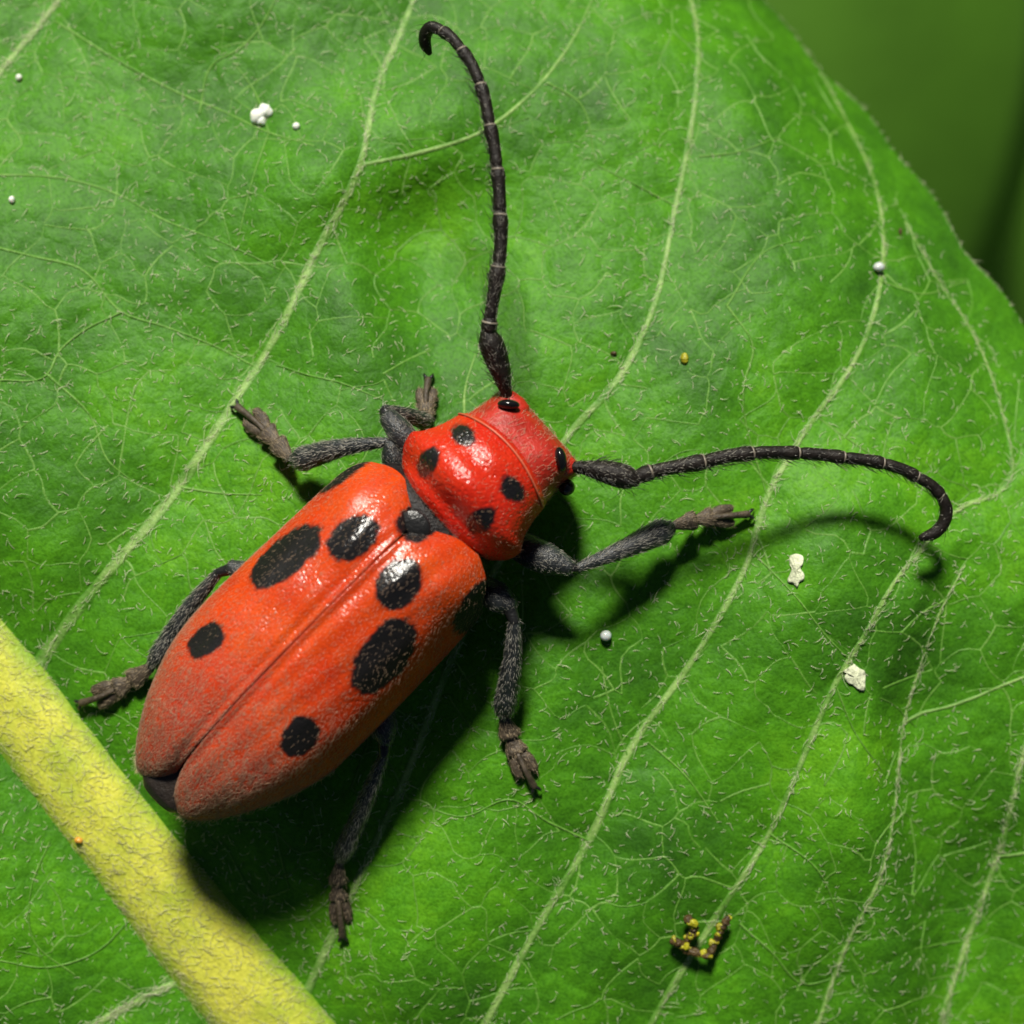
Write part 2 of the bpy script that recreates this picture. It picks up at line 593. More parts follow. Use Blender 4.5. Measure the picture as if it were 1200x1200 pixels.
TER = [
    ([(428, 198), (500, 181), (560, 160), (620, 115), (668, 55), (700, -10)], 9, 6),
    ([(65, 25), (135, 70), (220, 115), (262, 132), (318, 160), (372, 178)], 6, 4),
    ([(-20, 206), (85, 212), (130, 225), (200, 262), (255, 283), (330, 318)], 6, 3),
    ([(-20, 288), (45, 303), (100, 318), (145, 367), (190, 382), (250, 405), (300, 430)], 6, 4),
    ([(145, 367), (100, 390), (72, 415), (60, 440), (0, 447), (-30, 450)], 5, 4),
    ([(60, 440), (110, 490), (130, 540), (165, 570)], 6, 3),
    ([(213, 571), (260, 578), (310, 580)], 6, 3),
    ([(235, 135), (250, 80), (285, 60), (320, 20), (335, -20)], 5, 4),
    ([(318, 160), (300, 110), (275, 75)], 5, 3),
    ([(318, 160), (300, 215), (282, 285)], 4, 3),
    ([(545, 500), (545, 460), (557, 415)], 7, 3),
    ([(325, 428), (360, 440), (400, 450), (450, 470)], 5, 3),
    ([(640, 100), (680, 125), (697, 190)], 5, 3),
    ([(790, 240), (750, 220), (700, 195)], 5, 3),
    ([(850, 360), (895, 297), (950, 280)], 5, 3),
    ([(850, 360), (880, 410), (870, 450), (900, 590)], 5, 4),
    ([(818, 185), (860, 182), (910, 165)], 4, 3),
    ([(735, 885), (715, 830), (705, 780)], 5, 3),
    ([(690, 985), (640, 960), (600, 935), (540, 955), (500, 945)], 5, 3),
    ([(530, 770), (570, 820), (600, 835)], 5, 3),
    ([(497, 860), (460, 830), (430, 850)], 5, 3),
    ([(280, 960), (320, 965), (330, 1000), (340, 1040)], 5, 3),
    ([(340, 1040), (310, 1050), (265, 990)], 4, 3),
    ([(880, 645), (930, 700), (965, 745), (995, 775)], 4, 3),
    ([(975, 800), (1000, 860), (1030, 900)], 4, 3),
    ([(865, 1080), (900, 1110), (940, 1150), (985, 1140)], 5, 3),
    ([(1174, 1008), (1200, 1003), (1250, 985)], 7, 5),
    ([(900, 975), (950, 1010), (985, 1085)], 4, 3),
    ([(1120, 598), (1060, 560), (1000, 520), (960, 490)], 4, 3),
    ([(1031, 330), (1080, 345), (1130, 330)], 4, 3),
    ([(760, 870), (800, 905), (840, 960)], 4, 3),
    ([(1062, 850), (1085, 838), (1110, 831), (1180, 802), (1260, 770)], 7, 5),
    ([(60, 985), (40, 1040), (45, 1100), (90, 1140)], 4, 3),
    ([(150, 1080), (120, 1110), (60, 1130), (0, 1120)], 4, 3),
]


def densify(pts, n):
    p = spline(np.array(pts, float), n)
    x, y, _ = on_leaf0(p[:, 0], p[:, 1])
    return np.stack([x, y], 1)


SEC_XY = [densify(p, 40) for p, a, b in SEC]
TER_XY = [densify(p, 16) for p, a, b in TER]


def dist_to(lines, x, y):
    best = np.full(x.shape, 9.0)
    for L in lines:
        lo = L.min(0) - 0.5; hi = L.max(0) + 0.5
        m = (x > lo[0]) & (x < hi[0]) & (y > lo[1]) & (y < hi[1])
        if not m.any():
            continue
        xs = x[m]; ys = y[m]; b = best[m]
        for p, q in zip(L[:-1], L[1:]):
            d = q - p; l2 = d @ d + 1e-12
            t = np.clip(((xs - p[0]) * d[0] + (ys - p[1]) * d[1]) / l2, 0, 1)
            b = np.minimum(b, np.hypot(xs - p[0] - t * d[0], ys - p[1] - t * d[1]))
        best[m] = b
    return best


# network of small veins: Voronoi cells of a jittered grid in the leaf frame
CELL = 0.098
NU, NV = 46, 38
U_MIN, V_MIN = -2.2, -0.9
_j = rng.random((NU, NV, 2)) * 0.86 + 0.07
SITES = np.stack([U_MIN + (np.arange(NU)[:, None] + _j[..., 0]) * CELL * 1.0,
                  V_MIN + (np.arange(NV)[None, :] + _j[..., 1]) * CELL * 1.0], -1)


def warp(u, v):
    return 0.014 * np.sin(u * 31 + 2.1 * np.sin(v * 17)), 0.014 * np.sin(v * 29 + 1.7 * np.sin(u * 23))


def cell_edge(u, v):
    wu, wv = warp(u, v)
    u = u - wu; v = v - wv
    i = np.floor((u - U_MIN) / CELL).astype(int); j = np.floor((v - V_MIN) / CELL).astype(int)
    f1 = np.full(u.shape, 9.0); f2 = np.full(u.shape, 9.0)
    for a in (-2, -1, 0, 1, 2):
        for b in (-2, -1, 0, 1, 2):
            s = SITES[np.clip(i + a, 0, NU - 1), np.clip(j + b, 0, NV - 1)]
            d = np.hypot(u - s[..., 0], v - s[..., 1])
            d = np.where((i + a >= 0) & (i + a < NU) & (j + b >= 0) & (j + b < NV), d, 9.0)
            f2 = np.where(d < f1, f1, np.minimum(f2, d)); f1 = np.minimum(f1, d)
    return np.clip((f2 - f1) * 0.5, 0, 0.06)


def H(x, y):
    """full height of the leaf's upper side"""
    x = np.asarray(x, float); y = np.asarray(y, float)
    z = H0(x, y)
    ds = dist_to(SEC_XY, x, y); dt = dist_to(TER_XY, x, y)
    u, v = uv(x, y)
    far = np.clip((np.abs(v) - 0.05) / 0.2, 0, 1)
    z = z + far * 0.030 * (1 - np.exp(-(ds / 0.13) ** 1.4)) + far * 0.008 * (1 - np.exp(-(dt / 0.06) ** 1.4))
    z = z + far * 0.0055 * np.sqrt(cell_edge(u, v) / 0.06)
    z = z + 0.018 * soft_noise(x, y, 0.9) * far + 0.0015 * soft_noise(y + 3, x - 1, 0.22) * far
    # two creases seen in the photograph
    for (cx, cy, ax, ay, w, l, amp) in CREASES:
        dx = x - cx; dy = y - cy
        s = dx * ax + dy * ay; t = -dx * ay + dy * ax
        z = z + amp * np.tanh(t / w) * np.exp(-(s / l) ** 2 - (t / (3.2 * w)) ** 2)
    return z


CREASES = []
for (px, py, ang, w, l, amp) in [(470, 225, 25, 0.09, 0.28, 0.070), (1062, 1010, 100, 0.07, 0.42, 0.075),
                                 (450, 330, -80, 0.08, 0.24, -0.07), (1075, 740, 50, 0.10, 0.22, 0.035),
                                 (300, 40, 10, 0.1, 0.3, 0.03)]:
    cx, cy, _ = on_leaf0(px, py)
    a = math.radians(ang)
    CREASES.append((float(cx), float(cy), math.cos(a), math.sin(a), w, l, amp))


def on_leaf(px, py, h=0.0):
    x, y, _ = on_leaf0(px, py, h)
    for _ in range(3):
        z = H(np.atleast_1d(x), np.atleast_1d(y)).reshape(np.shape(x)) + h
        k = (D - z) / D
        x = (np.asarray(px, float) - 600) * S * k; y = (600 - np.asarray(py, float)) * S * k
    return np.stack([x, y, z], -1)


# ------------------------------------------------------------------ the plant that carries the leaf
PET_U = LEAF_U0 - LEAF_L
bx_, by_ = xy(PET_U - 1.6, 0.0)
GROUND_Z = -45.0
plant = empty('milkweed_plant', (float(bx_), float(by_), GROUND_Z),
              'broad fuzzy green leaf with thick yellow midrib under the red beetle', 'plant')

u_lines = np.concatenate([np.linspace(PET_U + 0.002, -1.75, 26)[:-1], np.arange(-1.75, 1.86, 0.0068),
                          np.linspace(1.86, LEAF_U0 + LEAF_L - 0.002, 26)[1:]])
q_lines = np.concatenate([np.linspace(-1, -0.24, 16)[:-1], np.arange(-0.24, 1.0, 0.0031), [1.0]])
Ug, Qg = np.meshgrid(u_lines, q_lines, indexing='ij')
wob = 1 + 0.006 * np.sin(Ug * 9.1) + 0.004 * np.sin(Ug * 23.7 + 1)
Vg = Qg * half_width(Ug) * (1 + (wob - 1) * np.abs(Qg))
Xg, Yg = xy(Ug, Vg)
Zg = H(Xg.ravel(), Yg.ravel())
nu, nq = Ug.shape
idx = np.arange(nu * nq).reshape(nu, nq)
blade_faces = np.stack([idx[:-1, :-1], idx[:-1, 1:], idx[1:, 1:], idx[1:, :-1]], -1).reshape(-1, 4)
blade_verts = np.stack([Xg.ravel(), Yg.ravel(), Zg], 1)
# orient upwards
e1 = blade_verts[blade_faces[0, 1]] - blade_verts[blade_faces[0, 0]]
e2 = blade_verts[blade_faces[0, 3]] - blade_verts[blade_faces[0, 0]]
if np.cross(e1, e2)[2] < 0:
    blade_faces = blade_faces[:, ::-1].copy()
leaf = obj('leaf', blade_verts, blade_faces, M['leaf'], plant, label='green hairy leaf blade with sunken pale veins')
sol = leaf.modifiers.new('thickness', 'SOLIDIFY')
sol.thickness = 0.024; sol.offset = -1.0


def ribbon(line_xy, w0, w1, height, ncross=7, sink=0.3, zfun=H, taper_ends=True, base=None):
    """raised half-round strip lying on the leaf along a line"""
    L = np.asarray(line_xy)
    d = np.gradient(L, axis=0); d /= np.linalg.norm(d, axis=1)[:, None] + 1e-12
    nrm = np.stack([-d[:, 1], d[:, 0]], 1)
    t = np.linspace(0, 1, len(L))
    w = (w0 * (1 - t) + w1 * t) * 0.5
    w = w * (1 + 0.16 * np.sin(t * 37 + w0 * 900) * np.sin(t * 61))
    a = np.linspace(-1, 1, ncross)
    P = L[:, None, :] + nrm[:, None, :] * (a[None, :, None] * w[:, None, None])
    zc = zfun(L[:, 0], L[:, 1])
    zl = zfun(P[..., 0].ravel(), P[..., 1].ravel()).reshape(len(L), ncross)
    prof = np.sqrt(np.clip(1 - a**2, 0, 1))
    hh = height * (w / (max(w0, w1) * 0.5))
    z = zl + prof[None, :] * hh[:, None] - (1 - prof[None, :]) * sink * hh[:, None]
    V = np.concatenate([P, z[..., None]], -1).reshape(-1, 3)
    ii = np.arange(len(L) * ncross).reshape(len(L), ncross)
    F = np.stack([ii[:-1, :-1], ii[1:, :-1], ii[1:, 1:], ii[:-1, 1:]], -1).reshape(-1, 4)
    core = np.broadcast_to(prof[None, :] ** 2.2, (len(L), ncross)).ravel()
    f0 = F[0]
    if np.cross(V[f0[1]] - V[f0[0]], V[f0[3]] - V[f0[0]])[2] < 0:
        F = F[:, ::-1].copy()
    return V, F, core


# midrib
mu = np.concatenate([np.linspace(PET_U - 1.55, -1.6, 40)[:-1], np.linspace(-1.6, 1.8, 260), np.linspace(1.8, LEAF_U0 + LEAF_L - 0.1, 40)[1:]])
mw = interp(mu, [PET_U - 1.6, -1.6, -0.45, 0.55, 1.8, LEAF_U0 + LEAF_L], [0.32, 0.285, 0.245, 0.210, 0.165, 0.02])
a = np.linspace(-1, 1, 31)
bend = 0.012 * np.sin(mu * 2.3)
mv = a[None, :] * mw[:, None] * 0.5 + bend[:, None]
mx, my = xy(np.broadcast_to(mu[:, None], mv.shape), mv)
mz0 = H0(mx.ravel(), my.ravel()).reshape(mv.shape)
zc = H0(*xy(mu, bend))
prof = (1 - np.abs(a) ** 2.2) ** 0.9
hgt = 0.034 * (mw / 0.19)
mz = np.minimum(mz0, zc[:, None] + 0.02) + prof[None, :] * hgt[:, None] - 0.012 * (1 - prof[None, :])
mz += 0.0012 * (np.sin(mx * 60 + my * 31) * np.sin(my * 47 - mx * 20))
mz += 0.001 * np.sin(a * 9)[None, :] * prof[None, :]
mver = np.stack([mx.ravel(), my.ravel(), mz.ravel()], 1)
ii = np.arange(mv.size).reshape(mv.shape)
mfac = np.stack([ii[:-1, :-1], ii[:-1, 1:], ii[1:, 1:], ii[1:, :-1]], -1).reshape(-1, 4)
if np.cross(mver[mfac[0, 1]] - mver[mfac[0, 0]], mver[mfac[0, 3]] - mver[mfac[0, 0]])[2] < 0:
    mfac = mfac[:, ::-1].copy()
core = np.broadcast_to((np.clip((1 - np.abs(a)) * 2.3, 0, 1) ** 1.2)[None, :], mv.shape).ravel()
midrib = obj('midrib', mver, mfac, M['midrib'], leaf, attrs={'core': core}, label='thick yellow hairy midrib')
sm = midrib.modifiers.new('thickness', 'SOLIDIFY'); sm.thickness = 0.06; sm.offset = -1.0

def on_blade(L):
    u, v = uv(L[:, 0], L[:, 1])
    k = v < half_width(u) - 0.03
    n = len(k) if k.all() else max(4, int(np.argmin(k)) if k[0] else 4)
    return L[:n]


# lateral veins, each its own strip
for k, ((p, wa, wb), L) in enumerate(zip(SEC, SEC_XY)):
    line = on_blade(spline(L, 150))
    V, F, c = ribbon(line, wa * S * 0.72, wb * S * 0.80, 0.0026, 9)
    obj('vein', V, F, M['vein'], leaf, attrs={'core': c})
for (p, wa, wb), L in zip(TER, TER_XY):
    line = on_blade(spline(L, 40))
    V, F, c = ribbon(line, wa * S * 0.75, wb * S * 0.7, 0.0028, 5)
    obj('small_vein', V, F, M['vein'] if wa > 6 else M['network'], leaf, attrs={'core': c})


# network of smallest veins from the Voronoi cells
def voronoi_edges():
    out = []
    for i in range(2, NU - 2):
        for j in range(2, NV - 2):
            c = SITES[i, j]
            poly = [(c + np.array(q) * 0.25, None) for q in ((-1, -1), (1, -1), (1, 1), (-1, 1))]
            for a in range(-2, 3):
                for b in range(-2, 3):
                    if a == 0 and b == 0:
                        continue
                    n = SITES[i + a, j + b]
                    mid = (c + n) / 2; dv = n - c
                    new = []
                    m = len(poly)
                    for q in range(m):
                        p0, tag0 = poly[q]; p1, _ = poly[(q + 1) % m]
                        s0 = (p0 - mid) @ dv; s1 = (p1 - mid) @ dv
                        if s0 <= 0:
                            new.append((p0, tag0))
                            if s1 > 0:
                                new.append((p0 + (p1 - p0) * (s0 / (s0 - s1)), (i + a, j + b)))
                        elif s1 <= 0:
                            new.append((p0 + (p1 - p0) * (s0 / (s0 - s1)), tag0))
                    poly = new
                    if len(poly) < 3:
                        break
                if len(poly) < 3:
                    break
            for q in range(len(poly)):
                p0, tg = poly[q]; p1 = poly[(q + 1) % len(poly)][0]
                if tg is not None and tg > (i, j):
                    out.append((p0, p1))
    return out


net = []
for p0, p1 in voronoi_edges():
    if np.linalg.norm(p1 - p0) < 0.012 or rng.random() < 0.18:
        continue
    q = np.linspace(0, 1, 6)[:, None]
    L = p0 * (1 - q) + p1 * q
    wu, wv = warp(L[:, 0], L[:, 1])
    uu = L[:, 0] + wu; vv = L[:, 1] + wv
    if np.any(np.abs(vv) < 0.13) or np.any(vv > half_width(uu) - 0.05) or np.any(vv < -0.7):
        continue
    X, Y = xy(uu, vv)
    net.append(np.stack([X, Y], 1))
NV_ = np.concatenate(net)
nz_all = H(NV_[:, 0], NV_[:, 1])
parts_v = []; parts_f = []; parts_c = []; off = 0; o2 = 0
for L in net:
    zc = nz_all[o2:o2 + len(L)]; o2 += len(L)
    d = np.gradient(L, axis=0); d /= np.linalg.norm(d, axis=1)[:, None]
    nr = np.stack([-d[:, 1], d[:, 0]], 1)
    w = (0.0016 + 0.0022 * rng.random())
    V = np.zeros((len(L), 3, 3))
    V[:, 0, :2] = L - nr * w; V[:, 1, :2] = L; V[:, 2, :2] = L + nr * w
    V[:, :, 2] = zc[:, None] + np.array([-0.0010, 0.0019, -0.0010])[None]
    ii = np.arange(len(L) * 3).reshape(len(L), 3)
    F = np.stack([ii[:-1, :-1], ii[:-1, 1:], ii[1:, 1:], ii[1:, :-1]], -1).reshape(-1, 4)[:, ::-1]
    parts_v.append(V.reshape(-1, 3)); parts_f.append(F + off); parts_c.append(np.tile([0.2, 1.0, 0.2], len(L)))
    off += len(L) * 3
obj('vein_network', np.concatenate(parts_v), np.concatenate(parts_f), M['network'], leaf,
    attrs={'core': np.concatenate(parts_c)}, kind='stuff')


# ------------------------------------------------------------------ leaf hairs
def leaf_normals(x, y):
    e = 0.01
    n = np.stack([-(H(x + e, y) - H(x - e, y)) / (2 * e), -(H(x, y + e) - H(x, y - e)) / (2 * e), np.ones_like(x)], 1)
    return n / np.linalg.norm(n, axis=1)[:, None]


cnt = 20000
hu = rng.uniform(-1.7, 1.8, cnt * 2); hv = rng.uniform(-0.55, 2.19, cnt * 2)
hx, hy = xy(hu, hv)
k = (np.abs(hv) > 0.10) & (hv < half_width(hu) - 0.004) & (np.abs(hx) < 1.35) & (np.abs(hy) < 1.4)
# hairs gather on the veins
dn = np.minimum(dist_to(SEC_XY, hx, hy), dist_to(TER_XY, hx, hy) * 1.3)
dc = cell_edge(hu, hv)
pk = 0.42 + 0.6 * np.exp(-(dn / 0.02) ** 2) + 0.35 * np.exp(-(dc / 0.006) ** 2) + 0.35 * np.exp(-(np.abs(hv) / 0.35) ** 2)
pk *= 0.75 + 0.35 * soft_noise(hx, hy, 0.5)
k &= rng.random(len(hx)) < pk
hx = hx[k]; hy = hy[k]
hz = H(hx, hy)
ang = rng.normal(0.75, 1.0, len(hx)) + np.pi * (rng.random(len(hx)) < 0.35)
lean = np.stack([np.cos(ang), np.sin(ang), np.zeros(len(hx))], 1)
hl = rng.gamma(5, 1 / 5, len(hx)) * 0.0140
hp = np.stack([hx, hy, hz], 1)
hn = leaf_normals(hx, hy)
V, F = hair_mesh(hp, hn, lean, hl, 0.00095, 1.5, 4, 0.6)
obj('hair', V, F, M['leaf_hair'], leaf, kind='stuff')
# margin fringe
eu = rng.uniform(-1.5, 1.8, 600)
ex, ey = xy(eu, half_width(eu) * (1 + 0.006 * np.sin(eu * 9.1) + 0.004 * np.sin(eu * 23.7 + 1)) - 0.006)
hp = np.stack([ex, ey, H(ex, ey)], 1)
lean = np.tile([B_W[0], B_W[1], 0.0], (len(eu), 1)) + rng.normal(0, 0.5, (len(eu), 3))
V, F = hair_mesh(hp, leaf_normals(ex, ey), lean, rng.gamma(6, 1 / 6, len(eu)) * 0.012, 0.0008, 0.5, 3)
obj('margin_hair', V, F, M['leaf_hair'], leaf, kind='stuff')
# hairs lying along the larger veins
vp = []; vl = []
for (pp_, wa, wb), L in zip(SEC, SEC_XY):
    line = spline(L, 200)
    d = np.gradient(line, axis=0); d /= np.linalg.norm(d, axis=1)[:, None]
    m = 260
    i = rng.integers(1, 199, m)
    w = (wa + (wb - wa) * i / 200) * S * 0.5
    nr = np.stack([-d[i, 1], d[i, 0]], 1)
    vp.append(line[i] + nr * (w * rng.normal(0, 0.5, m))[:, None])
    vl.append(np.concatenate([d[i] * np.where(rng.random(m) < 0.7, 1, -1)[:, None], np.zeros((m, 1))], 1))
vp = np.concatenate(vp); vl = np.concatenate(vl)
uu, vv = uv(vp[:, 0], vp[:, 1])
k = (np.abs(vv) > 0.12) & (vv < half_width(uu) - 0.01)
vp = vp[k]; vl = vl[k]
hp = np.concatenate([vp, H(vp[:, 0], vp[:, 1])[:, None] + 0.003], 1)
V, F = hair_mesh(hp, leaf_normals(vp[:, 0], vp[:, 1]), vl + rng.normal(0, 0.4, vl.shape), rng.gamma(6, 1 / 6, len(vp)) * 0.019, 0.0008, 0.6, 3, 0.4)
obj('vein_hair', V, F, M['leaf_hair'], leaf, kind='stuff')
# hairs on the midrib
tr = np.concatenate([mfac[:, [0, 1, 2]], mfac[:, [0, 2, 3]]])
p, n = scatter(mver, tr, 4200, lambda c, nn: ((np.abs(c[:, 0]) < 1.3) & (np.abs(c[:, 1]) < 1.35)).astype(float))
ang = rng.normal(-0.35, 0.7, len(p)) + np.pi * (rng.random(len(p)) < 0.3)
lean = np.stack([np.cos(ang), np.sin(ang), np.zeros(len(p))], 1)
V, F = hair_mesh(p, n, lean, rng.gamma(7, 1 / 7, len(p)) * 0.018, 0.0008, 1.2, 4, 0.4)
obj('midrib_hair', V, F, M['midrib_hair'], leaf, kind='stuff')

# stem of the plant
sx, sy = xy(PET_U - 1.6, 0.0)
sz = float(H0(np.array([sx]), np.array([sy]))[0])
path = spline([(sx + 0.8, sy + 0.5, GROUND_Z - 1), (sx + 0.3, sy + 0.2, -25), (sx, sy, sz - 0.1), (sx - 0.2, sy + 0.1, sz + 2.5)], 60)
V, F = tube(path, [(0, 0.55), (0.5, 0.42), (1, 0.25)], 20)
obj('stem', V, F, M['stem'], plant)

# ================================================================== what lies below the leaf
gv = np.array([(-9000, -9000, GROUND_Z), (9000, -9000, GROUND_Z), (9000, 9000, GROUND_Z), (-9000, 9000, GROUND_Z)], float)
obj('ground', gv, [(0, 1, 2, 3)], M['soil'], None, smooth=False, kind='structure')


def simple_leaf(base, direction, length, width, droop, mat, parent, roll=0.0, arch=0.9):
    """whole leaf with a folded blade, drooping towards the tip"""
    d = np.array(direction, float); d /= np.linalg.norm(d)
    up = np.array([0, 0, 1.0]); side = np.cross(d, up); side /= np.linalg.norm(side)
    nn = np.cross(side, d)
    side2 = side * math.cos(roll) + nn * math.sin(roll); nn2 = nn * math.cos(roll) - side * math.sin(roll)
    n1, n2 = 40, 17
    V = np.zeros((n1, n2, 3))
    for i, t in enumerate(np.linspace(0, 1, n1)):
        w = width * (math.sin(math.pi * min(1, t * 0.98 + 0.02)) ** 0.75) * (1 - 0.15 * t) + 0.03
        c = np.array(base) + d * length * t - up * droop * t * t
        for j, q in enumerate(np.linspace(-1, 1, n2)):
            ww = 0.05 * width * math.sin(t * 19 + q * 3) * abs(q)
            V[i, j] = c + side2 * w * q + nn2 * (-arch * w * q * q + ww)
    ii = np.arange(n1 * n2).reshape(n1, n2)
    F = np.stack([ii[:-1, :-1], ii[1:, :-1], ii[1:, 1:], ii[:-1, 1:]], -1).reshape(-1, 4)
    o = obj('leaf', V.reshape(-1, 3), F, mat, parent)
    s = o.modifiers.new('thickness', 'SOLIDIFY'); s.thickness = 0.03; s.offset = -1
    return o


def back_plant(x, y, height, leaves, label, mat):
    e = empty('background_plant', (x, y, GROUND_Z), label, 'plant')
    top = GROUND_Z + height
    path = spline([(x, y, GROUND_Z - 1), (x + 0.4, y - 0.3, GROUND_Z + height * 0.5), (x, y, top)], 40)
    V, F = tube(path, [(0, 0.5), (1, 0.22)], 14)
    obj('stem', V, F, M['stem'], e)
    for (z, ang, ln, wd, dr, rl) in leaves:
        a = math.radians(ang)
        simple_leaf((x, y, z), (math.cos(a), math.sin(a), 0.25), ln, wd, dr, mat, e, rl)
    return e


back_plant(1.2, 8.5, 39.0, [(-6.4, -92, 10.0, 2.6, 3.0, 0.0), (-7.0, 160, 9.0, 2.6, 3, 0.1), (-9.0, 20, 10, 2.8, 3, 0.0), (-9.5, -58, 12.0, 2.9, 3.0, 0.0)],
           'soft blurred green plant below the leaf edge', M['far_leaf'])

# ================================================================== beetle
ZB = float(H(np.array([-0.30]), np.array([-0.10]))[0])
KB = S * (D - ZB - 0.17) / D                       # centimetres per pixel at the beetle's flanks
beetle_base = np.array([-0.28, -0.17, ZB])
beetle = empty('beetle', beetle_base, 'red longhorn beetle with black spots standing on the green leaf', 'beetle')


def frame(opx, fwd_px, zpx_ref=80.0, roll=0.0, pitch=0.0):
    """local (forward, right, height) in pixels -> world"""
    f = np.array([fwd_px[0], -fwd_px[1]]); f = f / np.linalg.norm(f)
    r = np.array([f[1], -f[0]])
    zr = ZB + zpx_ref * KB
    o = at(opx[0], opx[1], zr)
    cr, sr = math.cos(roll), math.sin(roll)

    def g(fw, rt, zz):
        fw, rt, zz = np.broadcast_arrays(np.asarray(fw, float), np.asarray(rt, float), np.asarray(zz, float))
        h = zz - zpx_ref
        rt2 = rt * cr - h * sr
        h2 = h * cr + rt * sr + fw * pitch
        return np.stack([o[0] + (f[0] * fw + r[0] * rt2) * KB, o[1] + (f[1] * fw + r[1] * rt2) * KB, zr + h2 * KB], -1)
    g.f = np.array([f[0], f[1], 0.0]); g.r = np.array([r[0], r[1], 0.0])
    return g


ROLL = math.radians(6.0)
EB = frame((503.6, 615.6), (0.705, -0.709), 80, ROLL, -0.03)      # wing cases and abdomen
PB = frame((552.5, 578.0), (0.74, -0.67), 80, math.radians(6.5), 0.0)


def ell(s, t, cs, ct, rs, rt, rot=0.0):
    """signed distance-like value in pixels, positive inside the ellipse"""
    c, si = math.cos(rot), math.sin(rot)
    a = (s - cs) * c + (t - ct) * si; b = -(s - cs) * si + (t - ct) * c
    k = np.sqrt((a / rs) ** 2 + (b / rt) ** 2)
    return (1 - k) * min(rs, rt)


def ellipsoid(c, ax, ay, az, n=20, m=14):
    u_ = np.linspace(0, 2 * math.pi, n, endpoint=False); w_ = np.linspace(0.02, math.pi - 0.02, m)
    V = []
    for b in w_:
        V.append(c + np.sin(b) * (np.cos(u_)[:, None] * ax + np.sin(u_)[:, None] * ay) + np.cos(b) * az)
    return np.concatenate(V), [tuple(reversed(f)) for f in ring_faces(m, n)]


